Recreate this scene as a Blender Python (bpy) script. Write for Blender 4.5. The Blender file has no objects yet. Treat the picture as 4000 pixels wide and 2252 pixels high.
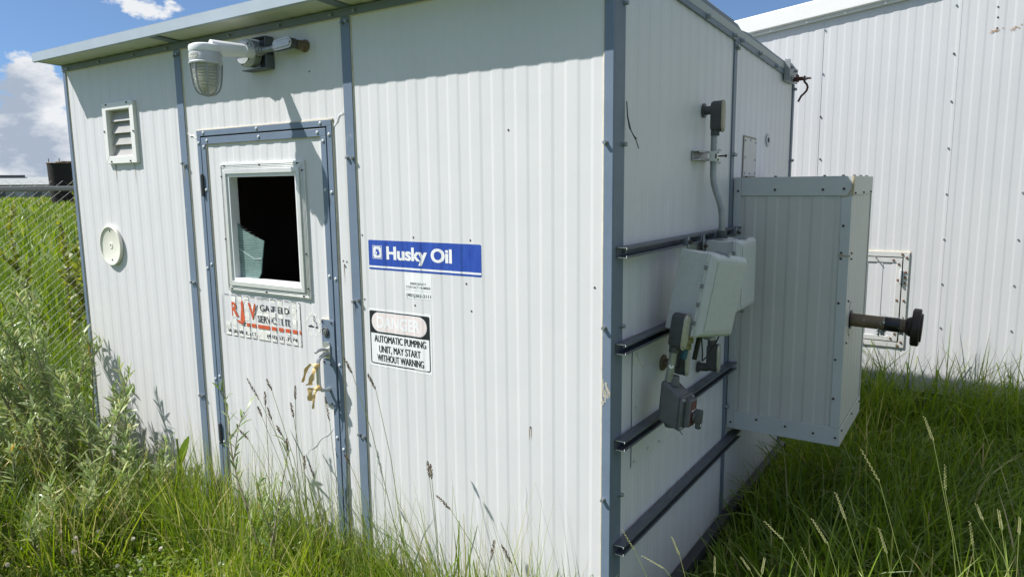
import bpy, bmesh, math, random
import numpy as np
from mathutils import Vector, Matrix, Euler
R = math.radians
scene = bpy.context.scene
COL = scene.collection
rng = random.Random(7)
nr = np.random.default_rng(11)

# ------------------------------------------------------------------ camera
cam_d = bpy.data.cameras.new('camera'); cam = bpy.data.objects.new('camera', cam_d); COL.objects.link(cam)
cam_d.sensor_width = 36; cam_d.lens = 25.08; cam_d.clip_start = 0.02; cam_d.clip_end = 3000
rx = Vector((0.83346278, 0.55245896, -0.0113526)); dn = Vector((0.06944919, -0.12511172, -0.98970898)); fw = Vector((-0.54819395, 0.82409717, -0.14264379))
m = Matrix.Identity(4)
for i in range(3):
    m[i][0] = rx[i]; m[i][1] = -dn[i]; m[i][2] = -fw[i]
m[0][3], m[1][3], m[2][3] = 1.0626, -2.21, 1.70
cam.matrix_world = m
scene.camera = cam

# ------------------------------------------------------------------ sun, sky, exposure
SUN = Vector((-0.525, -0.388, 0.757)).normalized()
sun_d = bpy.data.lights.new('sun', 'SUN'); sun_d.energy = 5.0; sun_d.angle = R(0.53); sun_d.color = (1.0, 0.965, 0.915)
sun = bpy.data.objects.new('sun', sun_d); COL.objects.link(sun)
sun.rotation_euler = SUN.to_track_quat('Z', 'Y').to_euler()
world = bpy.data.worlds.new('World'); scene.world = world; world.use_nodes = True
nt = world.node_tree; nt.nodes.clear()
def N(t, typ, **k):
    n = t.nodes.new(typ)
    for a, b in k.items():
        if a == 'inp':
            for q, w in b.items(): n.inputs[q].default_value = w
        else: setattr(n, a, b)
    return n
sky = N(nt, 'ShaderNodeTexSky', sky_type='NISHITA', sun_disc=False)
sky.sun_elevation = math.asin(SUN.z); sky.sun_rotation = math.atan2(SUN.x, SUN.y) % (2*math.pi)
sky.altitude = 600; sky.air_density = 1.0; sky.dust_density = 0.0; sky.ozone_density = 3.0
SKY_STRENGTH = 0.074
bg = N(nt, 'ShaderNodeBackground', inp={'Strength': SKY_STRENGTH}); wo = N(nt, 'ShaderNodeOutputWorld')
# clouds by direction: cumulus banks low over the horizon, wisps above
tc = N(nt, 'ShaderNodeTexCoord'); sep = N(nt, 'ShaderNodeSeparateXYZ'); nt.links.new(tc.outputs['Generated'], sep.inputs[0])
def MA(t, op, a, b=None, c=None, clamp=False):
    n = t.nodes.new('ShaderNodeMath'); n.operation = op; n.use_clamp = clamp
    for i, v in enumerate((a, b, c)):
        if v is None: continue
        if isinstance(v, (int, float)): n.inputs[i].default_value = v
        else: t.links.new(v, n.inputs[i])
    return n.outputs[0]
zz = MA(nt, 'MAXIMUM', sep.outputs['Z'], 0.0)
OFF = (0.58, 1.22, 0.2)
def cnoise(off, detail):
    mp = N(nt, 'ShaderNodeMapping', inp={'Location': off, 'Scale': (1.0, 1.0, 1.9)}); nt.links.new(tc.outputs['Generated'], mp.inputs[0])
    n = N(nt, 'ShaderNodeTexNoise', inp={'Scale': 6.6, 'Detail': detail, 'Roughness': 0.56, 'Lacunarity': 2.2}); nt.links.new(mp.outputs[0], n.inputs['Vector']); return n.outputs[0]
n1 = cnoise(OFF, 10.0); n2 = cnoise((OFF[0]+0.02, OFF[1]+0.015, OFF[2]-0.055), 6.0)
thr = N(nt, 'ShaderNodeMapRange', inp={'From Min': 0.05, 'From Max': 0.36, 'To Min': 0.452, 'To Max': 0.66}); nt.links.new(zz, thr.inputs['Value'])
over = N(nt, 'ShaderNodeMapRange', inp={'From Min': 0.42, 'From Max': 0.60, 'To Min': 0.0, 'To Max': 0.26}); nt.links.new(zz, over.inputs['Value'])   # unseen broken cloud added overhead for a whiter sky fill
thv = MA(nt, 'SUBTRACT', thr.outputs[0], over.outputs[0])
dens = MA(nt, 'MULTIPLY', MA(nt, 'SUBTRACT', n1, thv), 22.0, clamp=True)
shd = MA(nt, 'MULTIPLY_ADD', MA(nt, 'SUBTRACT', n2, thv), -5.0, 1.0, clamp=True)
cr = N(nt, 'ShaderNodeValToRGB'); cr.color_ramp.elements[0].position = 0.2; cr.color_ramp.elements[0].color = (3.9, 4.6, 5.7, 1); cr.color_ramp.elements[1].position = 0.9; cr.color_ramp.elements[1].color = (8.2, 8.4, 8.7, 1)
nt.links.new(shd, cr.inputs[0])
hsv = N(nt, 'ShaderNodeHueSaturation', inp={'Saturation': 1.32, 'Value': 1.08, 'Hue': 0.507}); low = N(nt, 'ShaderNodeMapRange', inp={'From Min': 0.02, 'From Max': 0.24}); nt.links.new(zz, low.inputs['Value'])
air = N(nt, 'ShaderNodeMix', data_type='RGBA', blend_type='MULTIPLY', inp={0: 1.0}); tintn = N(nt, 'ShaderNodeMix', data_type='RGBA', inp={6: (0.58, 0.74, 0.98, 1), 7: (1, 1, 1, 1)}); nt.links.new(low.outputs[0], tintn.inputs[0])
nt.links.new(sky.outputs[0], air.inputs[6]); nt.links.new(tintn.outputs[2], air.inputs[7]); nt.links.new(air.outputs[2], hsv.inputs['Color'])
sat = N(nt, 'ShaderNodeMapRange', inp={'From Min': 0.0, 'From Max': 0.10, 'To Min': 0.6, 'To Max': 1.10}); nt.links.new(zz, sat.inputs['Value']); nt.links.new(sat.outputs[0], hsv.inputs['Saturation'])
mixc = N(nt, 'ShaderNodeMix', data_type='RGBA'); nt.links.new(dens, mixc.inputs[0]); nt.links.new(hsv.outputs[0], mixc.inputs[6]); nt.links.new(cr.outputs[0], mixc.inputs[7])
nt.links.new(mixc.outputs[2], bg.inputs[0]); nt.links.new(bg.outputs[0], wo.inputs[0])
vs = scene.view_settings; vs.view_transform = 'Standard'; vs.look = 'None'; vs.exposure = 0.50; vs.gamma = 1.0
scene.cycles.max_bounces = 8; scene.cycles.transparent_max_bounces = 12
scene.cycles.use_denoising = True

# ------------------------------------------------------------------ materials
def mat(name, col, rough=0.5, metal=0.0, var=0.0, vscale=6.0, col2=None, patch=None, bump=0.0, bscale=40.0, spec=0.5, stretch=None):
    M = bpy.data.materials.new(name); M.use_nodes = True; t = M.node_tree; b = t.nodes['Principled BSDF']
    b.inputs['Base Color'].default_value = (*col, 1); b.inputs['Roughness'].default_value = rough; b.inputs['Metallic'].default_value = metal
    b.inputs['Specular IOR Level'].default_value = spec
    if var or patch or bump:
        tcn = N(t, 'ShaderNodeTexCoord'); src = tcn.outputs['Object']
        if stretch:
            mpn = N(t, 'ShaderNodeMapping', inp={'Scale': stretch}); t.links.new(src, mpn.inputs[0]); src = mpn.outputs[0]
    last = None
    if var:
        nn = N(t, 'ShaderNodeTexNoise', inp={'Scale': vscale, 'Detail': 6.0, 'Roughness': 0.65}); t.links.new(src, nn.inputs['Vector'])
        mr = N(t, 'ShaderNodeMapRange', inp={'From Min': 0.3, 'From Max': 0.7}); t.links.new(nn.outputs[0], mr.inputs[0])
        mx = N(t, 'ShaderNodeMix', data_type='RGBA'); t.links.new(mr.outputs[0], mx.inputs[0])
        c2 = col2 if col2 else tuple(c*(1-var) for c in col)
        mx.inputs[6].default_value = (*col, 1); mx.inputs[7].default_value = (*c2, 1); last = mx.outputs[2]
    if patch:   # (colour, scale, threshold, softness): stains or worn spots with a shape of their own
        pc, ps, pt, so = patch
        n3 = N(t, 'ShaderNodeTexNoise', inp={'Scale': ps, 'Detail': 8.0, 'Roughness': 0.7}); t.links.new(src, n3.inputs['Vector'])
        r3 = N(t, 'ShaderNodeMapRange', inp={'From Min': pt, 'From Max': pt+so}); t.links.new(n3.outputs[0], r3.inputs[0])
        m3 = N(t, 'ShaderNodeMix', data_type='RGBA'); t.links.new(r3.outputs[0], m3.inputs[0])
        if last is not None: t.links.new(last, m3.inputs[6])
        else: m3.inputs[6].default_value = (*col, 1)
        m3.inputs[7].default_value = (*pc, 1); last = m3.outputs[2]
    if last is not None: t.links.new(last, b.inputs['Base Color'])
    if bump:
        nb = N(t, 'ShaderNodeTexNoise', inp={'Scale': bscale, 'Detail': 3.0}); t.links.new(src, nb.inputs['Vector'])
        bp = N(t, 'ShaderNodeBump', inp={'Strength': bump, 'Distance': 0.01}); t.links.new(nb.outputs[0], bp.inputs['Height']); t.links.new(bp.outputs[0], b.inputs['Normal'])
    return M
WALL = mat('white_wall_paint', (0.660, 0.660, 0.672), 0.42, var=0.05, vscale=3.0, col2=(0.622, 0.625, 0.638), patch=((0.52, 0.49, 0.41), 9.0, 0.70, 0.12), bump=0.16, bscale=2.6, spec=0.35)
WALL2 = mat('white_building_paint', (0.572, 0.58, 0.592), 0.4, var=0.04, vscale=1.5, col2=(0.54, 0.55, 0.56), bump=0.08, bscale=3.0, spec=0.35)
TRIMW = mat('white_trim_paint', (0.78, 0.78, 0.76), 0.4, var=0.05, vscale=5.0)
BLUE = mat('blue_grey_trim_paint', (0.160, 0.212, 0.290), 0.42, var=0.14, vscale=9.0, patch=((0.30, 0.34, 0.38), 14.0, 0.64, 0.1), spec=0.45)
BLUESHADE = mat('shaded_blue_grey_trim', (0.165, 0.205, 0.255), 0.5, var=0.15, vscale=8.0, patch=((0.27, 0.30, 0.33), 6.0, 0.66, 0.2), spec=0.4)  # greyer copy of the trim blue, shade put in, for sides out of the sun
FASC = mat('pale_blue_fascia_paint', (0.41, 0.475, 0.545), 0.45, var=0.08, vscale=12.0, spec=0.4)
SEAL = mat('cream_sealant', (0.72, 0.64, 0.47), 0.7, var=0.3, vscale=25.0)
SOFF = mat('cream_soffit_paint', (0.62, 0.62, 0.54), 0.5, var=0.1, vscale=8.0, patch=((0.38, 0.33, 0.2), 10.0, 0.66, 0.15))
ALU = mat('weathered_aluminium', (0.62, 0.63, 0.62), 0.38, 0.75, var=0.2, vscale=20.0)
ALUL = mat('mill_frame', (0.74, 0.745, 0.73), 0.42, 0.35, var=0.12, vscale=16.0)
GALV = mat('galvanised_conduit', (0.38, 0.395, 0.40), 0.45, 0.6, var=0.3, vscale=30.0, patch=((0.60, 0.61, 0.60), 24.0, 0.64, 0.1))
STRUT = mat('dark_zinc_strut', (0.15, 0.165, 0.19), 0.5, 0.45, var=0.3, vscale=14.0, patch=((0.30, 0.31, 0.32), 20.0, 0.62, 0.1))
CUT = mat('bright_steel_and_sunlit_ends', (0.75, 0.75, 0.72), 0.4, 0.3)  # bright steel, also sunlight painted onto the strut ends
BOLT = mat('zinc_bolt', (0.33, 0.36, 0.38), 0.4, 0.6, var=0.2, vscale=60.0)
RIVET = mat('painted_rivet', (0.50, 0.54, 0.57), 0.4, var=0.2, vscale=50.0)
SCREW = mat('dark_rusty_screw', (0.085, 0.06, 0.05), 0.65, 0.3, var=0.4, vscale=80.0)
IRON = mat('dark_grey_casting', (0.085, 0.088, 0.09), 0.55, 0.1, var=0.25, vscale=25.0, bump=0.12, bscale=160.0)
SWG = mat('grey_cast_switch', (0.135, 0.14, 0.145), 0.6, 0.2, var=0.25, vscale=22.0, bump=0.12, bscale=140.0)
COVER = mat('brushed_cover', (0.52, 0.51, 0.47), 0.4, 0.6, var=0.2, vscale=25.0)
LAMP = mat('grey_lamp_casting', (0.50, 0.52, 0.54), 0.45, 0.1, var=0.1, vscale=16.0, bump=0.15, bscale=120.0)
LAMPW = mat('white_lamp_arm', (0.74, 0.75, 0.77), 0.35, var=0.06, vscale=12.0)
FIBRE = mat('grey_fibreglass', (0.53, 0.55, 0.54), 0.62, var=0.10, vscale=40.0, patch=((0.30, 0.28, 0.24), 22.0, 0.70, 0.06), bump=0.12, bscale=120.0)
CABW = mat('grey_cabinet_panel', (0.56, 0.56, 0.545), 0.48, var=0.08, vscale=3.0, patch=((0.3, 0.28, 0.22), 9.0, 0.72, 0.1), bump=0.06, bscale=4.0)
CABT = mat('grey_cabinet_trim', (0.53, 0.555, 0.565), 0.5, var=0.1, vscale=5.0, patch=((0.52, 0.44, 0.30), 7.0, 0.68, 0.06))
CABE = mat('cream_cabinet_end', (0.56, 0.55, 0.505), 0.5, var=0.08, vscale=5.0, patch=((0.35, 0.3, 0.2), 14.0, 0.70, 0.08))
RUSTP = mat('rusty_pipe', (0.10, 0.075, 0.055), 0.65, 0.3, var=0.5, vscale=14.0, col2=(0.22, 0.16, 0.10), patch=((0.34, 0.35, 0.32), 12.0, 0.62, 0.06), bump=0.4, bscale=60.0)
FLANGE = mat('dark_flange', (0.035, 0.024, 0.022), 0.55, 0.3, var=0.4, vscale=30.0, patch=((0.30, 0.27, 0.24), 34.0, 0.66, 0.04), bump=0.4, bscale=60.0)
TAPE = mat('black_tape', (0.008, 0.008, 0.009), 0.35)
FLAKE = mat('pale_flaking_wrap', (0.42, 0.46, 0.45), 0.8, var=0.3, vscale=40.0)
RUSTR = mat('rust_red_rod', (0.12, 0.045, 0.03), 0.7, 0.2, var=0.5, vscale=50.0, col2=(0.04, 0.03, 0.03))
DARK = mat('dark_interior_paint', (0.32, 0.27, 0.25), 0.9)
SKID = mat('dark_skid_steel', (0.06, 0.065, 0.075), 0.55, 0.2, var=0.3, vscale=8.0)
BLK = mat('black_rubber_and_gap_shade', (0.012, 0.012, 0.012), 0.5)  # real rubber, also the shade painted into gaps and holes
LID = mat('cream_plastic_lid', (0.76, 0.75, 0.66), 0.4, var=0.05, vscale=20.0)
RIBBON = mat('yellow_ribbon', (0.74, 0.46, 0.14), 0.5, var=0.35, vscale=30.0, col2=(0.80, 0.62, 0.36))
SBLUE = mat('sign_blue', (0.018, 0.055, 0.33), 0.28, var=0.35, vscale=14.0, col2=(0.035, 0.095, 0.44), stretch=(3, 1, 0.5), patch=((0.25, 0.33, 0.6), 40.0, 0.74, 0.05))
SWHITE = mat('sign_white', (0.80, 0.81, 0.82), 0.4, var=0.05, vscale=15.0)
SBLACK = mat('sign_black', (0.016, 0.017, 0.024), 0.35)
SPINK = mat('faded_sign_red', (0.76, 0.655, 0.64), 0.45, var=0.12, vscale=18.0, col2=(0.77, 0.70, 0.69))
SGREY = mat('faded_lettering', (0.80, 0.80, 0.82), 0.45)
SORANGE = mat('sticker_orange', (0.62, 0.115, 0.05), 0.45, var=0.2, vscale=30.0)
SDARK = mat('sticker_dark_print', (0.035, 0.04, 0.05), 0.5)
LABELR = mat('red_brown_label', (0.15, 0.05, 0.045), 0.5, var=0.4, vscale=60.0)
BRASS = mat('brass_gland', (0.33, 0.30, 0.18), 0.4, 0.7, var=0.3, vscale=50.0)
TEAL = mat('teal_cable', (0.02, 0.11, 0.16), 0.5)
WOOD = mat('weathered_roof', (0.42, 0.44, 0.43), 0.6, var=0.1, vscale=1.0)

def glass(name, col, rough, alpha_mix=0.0):
    M = bpy.data.materials.new(name); M.use_nodes = True; t = M.node_tree; b = t.nodes['Principled BSDF']
    b.inputs['Base Color'].default_value = (*col, 1); b.inputs['Roughness'].default_value = rough
    b.inputs['Transmission Weight'].default_value = 0.9 - alpha_mix; b.inputs['IOR'].default_value = 1.35
    return M
GLASS = glass('lamp_glass', (0.94, 0.95, 0.92), 0.12)
WIRED = mat('broken_wired_glass', (0.11, 0.19, 0.185), 0.12, var=0.4, vscale=18.0, col2=(0.20, 0.30, 0.29), spec=0.6)

def leafmat(name, stops, trans=0.35, rough=0.45):
    M = bpy.data.materials.new(name); M.use_nodes = True; t = M.node_tree; b = t.nodes['Principled BSDF']; o = t.nodes['Material Output']
    at = N(t, 'ShaderNodeAttribute', attribute_name='tint'); rp = N(t, 'ShaderNodeValToRGB')
    el = rp.color_ramp.elements
    while len(el) < len(stops): el.new(0.5)
    for e, (p, c) in zip(el, stops): e.position = p; e.color = (*c, 1)
    t.links.new(at.outputs['Fac'], rp.inputs[0]); t.links.new(rp.outputs[0], b.inputs['Base Color'])
    b.inputs['Roughness'].default_value = rough; b.inputs['Specular IOR Level'].default_value = 0.4
    tr = N(t, 'ShaderNodeBsdfTranslucent'); hs = N(t, 'ShaderNodeHueSaturation', inp={'Hue': 0.485, 'Saturation': 1.15, 'Value': 1.35}); t.links.new(rp.outputs[0], hs.inputs['Color']); t.links.new(hs.outputs[0], tr.inputs[0])
    ms = N(t, 'ShaderNodeMixShader', inp={0: trans}); t.links.new(b.outputs[0], ms.inputs[1]); t.links.new(tr.outputs[0], ms.inputs[2]); t.links.new(ms.outputs[0], o.inputs[0])
    return M
GRASS = leafmat('grass_blades', [(0.0, (0.072, 0.135, 0.024)), (0.45, (0.170, 0.265, 0.034)), (0.8, (0.285, 0.375, 0.062)), (0.93, (0.42, 0.42, 0.16)), (1.0, (0.50, 0.43, 0.25))], 0.40, 0.36)
WILLOW = leafmat('willow_leaves', [(0.0, (0.115, 0.19, 0.05)), (0.5, (0.25, 0.345, 0.125)), (0.85, (0.42, 0.49, 0.26)), (1.0, (0.62, 0.42, 0.10))], 0.28, 0.34)
POPLAR = leafmat('sapling_leaves', [(0.0, (0.09, 0.14, 0.02)), (1.0, (0.30, 0.33, 0.06))], 0.4)
STALK = mat('grass_stem', (0.16, 0.23, 0.05), 0.5, var=0.3, vscale=9.0, col2=(0.26, 0.26, 0.10))
SEEDD = mat('brown_seed_head', (0.12, 0.075, 0.05), 0.8, var=0.4, vscale=90.0, col2=(0.26, 0.19, 0.12))
SEEDP = mat('pale_seed_head', (0.30, 0.32, 0.12), 0.7, var=0.3, vscale=70.0, col2=(0.46, 0.43, 0.24))
TWIG = mat('shrub_twig', (0.28, 0.24, 0.16), 0.8, var=0.3, vscale=20.0)
DOCK = mat('dock_leaf', (0.09, 0.15, 0.03), 0.5, var=0.3, vscale=20.0)
CLOVER = mat('clover_blossom', (0.72, 0.66, 0.56), 0.8, var=0.25, vscale=120.0)
SOIL = mat('soil', (0.055, 0.048, 0.025), 0.95, var=0.5, vscale=9.0, col2=(0.05, 0.075, 0.02))
FIELD = mat('field_ground', (0.06, 0.10, 0.016), 0.95, var=0.5, vscale=0.12, col2=(0.10, 0.135, 0.03))

# ------------------------------------------------------------------ mesh helpers
def wloc(o):
    v = Vector((0, 0, 0))
    while o is not None: v += o.location; o = o.parent
    return v
class B:
    def __init__(s): s.v = []; s.f = []; s.m = []
    def poly(s, pts, mi=0):
        i = len(s.v); s.v += [Vector(p) for p in pts]; s.f.append(tuple(range(i, i+len(pts)))); s.m.append(mi)
    def mesh(s, vs, fs, mi=0):
        i = len(s.v); s.v += [Vector(p) for p in vs]; s.f += [tuple(a+i for a in f) for f in fs]; s.m += [mi]*len(fs)
    def box(s, x0, x1, y0, y1, z0, z1, mi=0, T=None):
        vs = [Vector((x, y, z)) for x in (x0, x1) for y in (y0, y1) for z in (z0, z1)]
        if T is not None: vs = [T @ v for v in vs]
        s.mesh(vs, [(0, 1, 3, 2), (4, 6, 7, 5), (0, 4, 5, 1), (2, 3, 7, 6), (0, 2, 6, 4), (1, 5, 7, 3)], mi)
    def prism(s, pts, d, mi=0):
        n = len(pts); d = Vector(d); a = [Vector(p) for p in pts]; b = [p+d for p in a]
        s.mesh(a+b, [tuple(range(n-1, -1, -1)), tuple(range(n, 2*n))] + [(i, (i+1) % n, n+(i+1) % n, n+i) for i in range(n)], mi)
    def tube(s, pts, r, n=8, mi=0, caps=True):
        pts = [Vector(p) for p in pts]; rs = r if isinstance(r, (list, tuple)) else [r]*len(pts)
        u = None; rings = []
        for i, p in enumerate(pts):
            t = (pts[min(i+1, len(pts)-1)]-pts[max(i-1, 0)]).normalized()
            if u is None: u = t.orthogonal().normalized()
            u = (u - t*u.dot(t)).normalized(); w = t.cross(u)
            rings.append([p+(u*math.cos(2*math.pi*k/n)+w*math.sin(2*math.pi*k/n))*rs[i] for k in range(n)])
        vs = [q for g in rings for q in g]; fs = []
        for i in range(len(pts)-1):
            for k in range(n): fs.append((i*n+k, i*n+(k+1) % n, (i+1)*n+(k+1) % n, (i+1)*n+k))
        if caps: fs += [tuple(range(n-1, -1, -1)), tuple(range((len(pts)-1)*n, len(pts)*n))]
        s.mesh(vs, fs, mi)
    def lathe(s, o, ax, prof, n=24, mi=0, caps=True):
        ax = Vector(ax).normalized(); u = ax.orthogonal().normalized(); w = ax.cross(u); o = Vector(o); vs = []; fs = []
        for r, h in prof:
            for k in range(n):
                a = 2*math.pi*k/n; vs.append(o+ax*h+(u*math.cos(a)+w*math.sin(a))*max(r, 1e-5))
        for i in range(len(prof)-1):
            for k in range(n): fs.append((i*n+k, i*n+(k+1) % n, (i+1)*n+(k+1) % n, (i+1)*n+k))
        if caps: fs += [tuple(range(n-1, -1, -1)), tuple(range((len(prof)-1)*n, len(prof)*n))]
        s.mesh(vs, fs, mi)
    def build(s, name, mats, parent=None, bevel=0.0, smooth=True, segs=2):
        me = bpy.data.meshes.new(name); o = bpy.data.objects.new(name, me); COL.objects.link(o)
        off = Vector((0, 0, 0))
        if parent is not None: o.parent = parent; off = wloc(parent)
        me.from_pydata([v-off for v in s.v], [], s.f)
        for M in (mats if isinstance(mats, (list, tuple)) else [mats]): me.materials.append(M)
        me.polygons.foreach_set('material_index', s.m)
        bm = bmesh.new(); bm.from_mesh(me); bmesh.ops.recalc_face_normals(bm, faces=bm.faces); bm.to_mesh(me); bm.free()
        if smooth:
            me.polygons.foreach_set('use_smooth', [True]*len(me.polygons)); me.set_sharp_from_angle(angle=R(35))
        if bevel:
            md = o.modifiers.new('bevel', 'BEVEL'); md.width = bevel; md.segments = segs; md.limit_method = 'ANGLE'; md.angle_limit = R(40)
        me.update(); return o
def tag(o, label, cat, group=None, kind=None):
    if label: o['label'] = label
    if cat: o['category'] = cat
    if group: o['group'] = group
    if kind: o['kind'] = kind
    return o
def thing(name, label, cat, loc=(0, 0, 0), group=None):
    o = bpy.data.objects.new(name, None); COL.objects.link(o); o.location = loc; o.empty_display_size = 0.1
    return tag(o, label, cat, group)
def copy_tree(o, loc, parent=None):
    c = o.copy(); COL.objects.link(c); c.parent = parent
    if loc is not None: c.location = loc
    for ch in list(o.children): copy_tree(ch, None, c)
    return c

# ribbed sheet: period P, narrow bevels, raised half and low half
P = 0.1035; DEP = 0.0016
def prof(u):
    u = u % P
    if u < 0.006: return DEP*(0.5-u/0.012)
    if u < 0.0458: return 0.0
    if u < 0.0578: return DEP*(u-0.0458)/0.012
    if u < P-0.006: return DEP
    return DEP*(1-(u-(P-0.006))/0.012)
BRK = (0.006, 0.0458, 0.0578, P-0.006)
def breaks(a0, a1, ph):
    out = []
    k = math.floor((a0-ph)/P)-1
    while ph+k*P < a1+P:
        out += [ph+k*P+b for b in BRK if a0+1e-4 < ph+k*P+b < a1-1e-4]; k += 1
    return sorted(out)
def ribbed(bm, a0, a1, z0, z1, mp_, ph, mi=0):
    """z0, z1: numbers or functions of a"""
    f0 = z0 if callable(z0) else (lambda a: z0); f1 = z1 if callable(z1) else (lambda a: z1)
    xs = [a0]+breaks(a0, a1, ph)+[a1]
    vs = []; fs = []
    for i, a in enumerate(xs):
        vs += [mp_(a, prof(a-ph), f0(a)), mp_(a, prof(a-ph), f1(a))]
        if i: fs.append((2*i-2, 2*i, 2*i+1, 2*i-1))
    bm.mesh(vs, fs, mi)
FPH = -1.160
front = lambda a, o, z: Vector((a, -o, z))
EPH = 0.047
end = lambda a, o, z: Vector((o, a, z))
_bolts = {}
def bolt(parent, p, ax, r=0.0072, h=0.011, material=None, name='bolt'):
    key = (round(r, 4), round(h, 4), name, (material or BOLT).name)
    if key not in _bolts:
        b = B()
        if name == 'rivet': b.lathe((0, 0, 0), (0, 0, 1), [(r, 0), (r, h*0.35), (r*0.75, h*0.8), (r*0.3, h)], 14)
        elif name == 'screw': b.lathe((0, 0, 0), (0, 0, 1), [(r*1.3, 0), (r*1.2, h*0.3), (r, h*0.35), (r*0.9, h)], 8)
        else:
            b.lathe((0, 0, 0), (0, 0, 1), [(r*1.25, 0), (r*1.25, 0.0022)], 14); b.lathe((0, 0, 0.0022), (0, 0, 1), [(r, 0), (r, h*0.85), (r*0.85, h)], 6)
        tmp = b.build(name, material or BOLT, None); _bolts[key] = tmp.data; bpy.data.objects.remove(tmp)
    o = bpy.data.objects.new(name, _bolts[key]); COL.objects.link(o); o.parent = parent
    o.location = Vector(p)-wloc(parent); q = Vector(ax).to_track_quat('Z', 'Y'); o.rotation_euler = (q @ Euler((0, 0, rng.random())).to_quaternion()).to_euler()
    return o
# flat printing laid on the ribs: shapes in (x, z), cut at the rib edges
def text_shape(body, bold=0.0):
    c = bpy.data.curves.new('t', 'FONT'); c.body = body; c.offset = bold; c.size = 1.0; c.resolution_u = 4; c.fill_mode = 'FRONT'
    o = bpy.data.objects.new('t', c); COL.objects.link(o); bpy.context.view_layer.update()
    me = bpy.data.meshes.new_from_object(o.evaluated_get(bpy.context.evaluated_depsgraph_get()))
    vs = [(v.co.x, v.co.y) for v in me.vertices]; fs = [tuple(p.vertices) for p in me.polygons]
    bpy.data.objects.remove(o); bpy.data.curves.remove(c); bpy.data.meshes.remove(me)
    return vs, fs
def fit(shape, x0, x1, z0, z1, slant=0.0):
    vs, fs = shape; ax = [v[0] for v in vs]; az = [v[1] for v in vs]; a, b, c, d = min(ax), max(ax), min(az), max(az)
    return [(x0+(v[0]-a)/(b-a)*(x1-x0), z0+(v[1]-c)/(d-c)*(z1-z0)) for v in vs], fs
def rrect(x0, x1, z0, z1, r, n=6):
    pts = []
    for cx, cz, a0 in ((x1-r, z1-r, 0), (x0+r, z1-r, 90), (x0+r, z0+r, 180), (x1-r, z0+r, 270)):
        for k in range(n+1): a = R(a0+90*k/n); pts.append((cx+r*math.cos(a), cz+r*math.sin(a)))
    return pts, [tuple(range(len(pts)))]
def decal(name, shapes, off, material, parent=None, gaps=None, loc=(0, 0, 0), ph=FPH, smear=0.0):
    bm = bmesh.new()
    for k, dx in enumerate((-smear, 0.0, smear) if smear else (0.0,)):
        for it in shapes:
            vs, fs = it[0], it[1]; lift = it[2] if len(it) > 2 else [0.0]*len(vs)
            bv = [bm.verts.new((x+dx, z, k*5e-5+l)) for (x, z), l in zip(vs, lift)]
            for f in fs:
                try: bm.faces.new([bv[i] for i in f])
                except ValueError: pass
    bmesh.ops.triangulate(bm, faces=bm.faces)
    xs = [v.co.x for v in bm.verts]; a0, a1 = min(xs), max(xs)
    cuts = breaks(a0, a1, ph)
    if gaps:
        for g in gaps: cuts += [g[0], g[1]]
    for c in cuts:
        bmesh.ops.bisect_plane(bm, geom=bm.verts[:]+bm.edges[:]+bm.faces[:], plane_co=(c, 0, 0), plane_no=(1, 0, 0), dist=1e-6)
    if gaps:
        dele = [f for f in bm.faces if any(g[0] < f.calc_center_median().x < g[1] for g in gaps)]
        bmesh.ops.delete(bm, geom=dele, context='FACES')
    me = bpy.data.meshes.new(name); o = bpy.data.objects.new(name, me); COL.objects.link(o)
    if parent is not None: o.parent = parent
    base = wloc(o) if parent is not None else Vector(loc)
    if parent is None: o.location = loc
    for v in bm.verts:
        x, z = v.co.x, v.co.y; v.co = Vector((x, -prof(x-ph)-off-v.co.z, z))-base
    for f in bm.faces:
        f.normal_update()
        if f.normal.y > 0: f.normal_flip()
    bm.to_mesh(me); bm.free(); me.materials.append(material); return o

# ------------------------------------------------------------------ ground
GZ = -0.12
def hgt(x, y):   # field relief
    return GZ + 0.05*np.sin(x*0.9+1.0)*np.cos(y*0.8) * (np.abs(x) > 4.5)
def grid(name, xs, ys, material, zoff=0.0):
    X, Y = np.meshgrid(xs, ys); Z = hgt(X, Y)+zoff; n, k = X.shape
    vs = np.stack([X.ravel(), Y.ravel(), Z.ravel()], 1)
    fs = [(j*k+i, j*k+i+1, (j+1)*k+i+1, (j+1)*k+i) for j in range(n-1) for i in range(k-1)]
    me = bpy.data.meshes.new(name); me.from_pydata(vs.tolist(), [], fs); me.materials.append(material)
    o = bpy.data.objects.new(name, me); COL.objects.link(o); o['kind'] = 'structure'; return o
ax1 = np.concatenate([[-1500, -700, -350, -180, -100, -60, -35, -20], np.arange(-12, 12.1, 0.5), [20, 35, 60, 100, 200, 500, 1500]])
grid('ground', ax1, ax1, FIELD)

# ------------------------------------------------------------------ the shed
L0 = -3.625; DP = 2.58
shed = thing('utility_shed', 'white ribbed metal shed with blue grey trim and a door with a broken window', 'shed', (-1.8, 1.3, GZ))
zt = lambda a: 2.42
b = B()
ribbed(b, L0, -3.151, -0.02, 2.42, front, FPH); ribbed(b, -2.908, -2.44, -0.02, 2.42, front, FPH); ribbed(b, -3.151, -2.908, -0.02, 1.889, front, FPH); ribbed(b, -3.151, -2.908, 2.146, 2.42, front, FPH); ribbed(b, -2.44, -2.30, -0.02, 2.42, front, FPH)
ribbed(b, -2.30, -1.35, 1.975, 2.42, front, FPH); ribbed(b, -1.35, -1.22, -0.02, 2.42, front, FPH); ribbed(b, -1.22, 0, -0.02, 2.42, front, FPH)
b.build('front_wall', WALL, shed, smooth=False)
ze = lambda y: 2.455-0.044*y
b = B(); ribbed(b, 0.0, DP, -0.02, ze, end, EPH); b.build('end_wall', WALL, shed, smooth=False)
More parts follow.
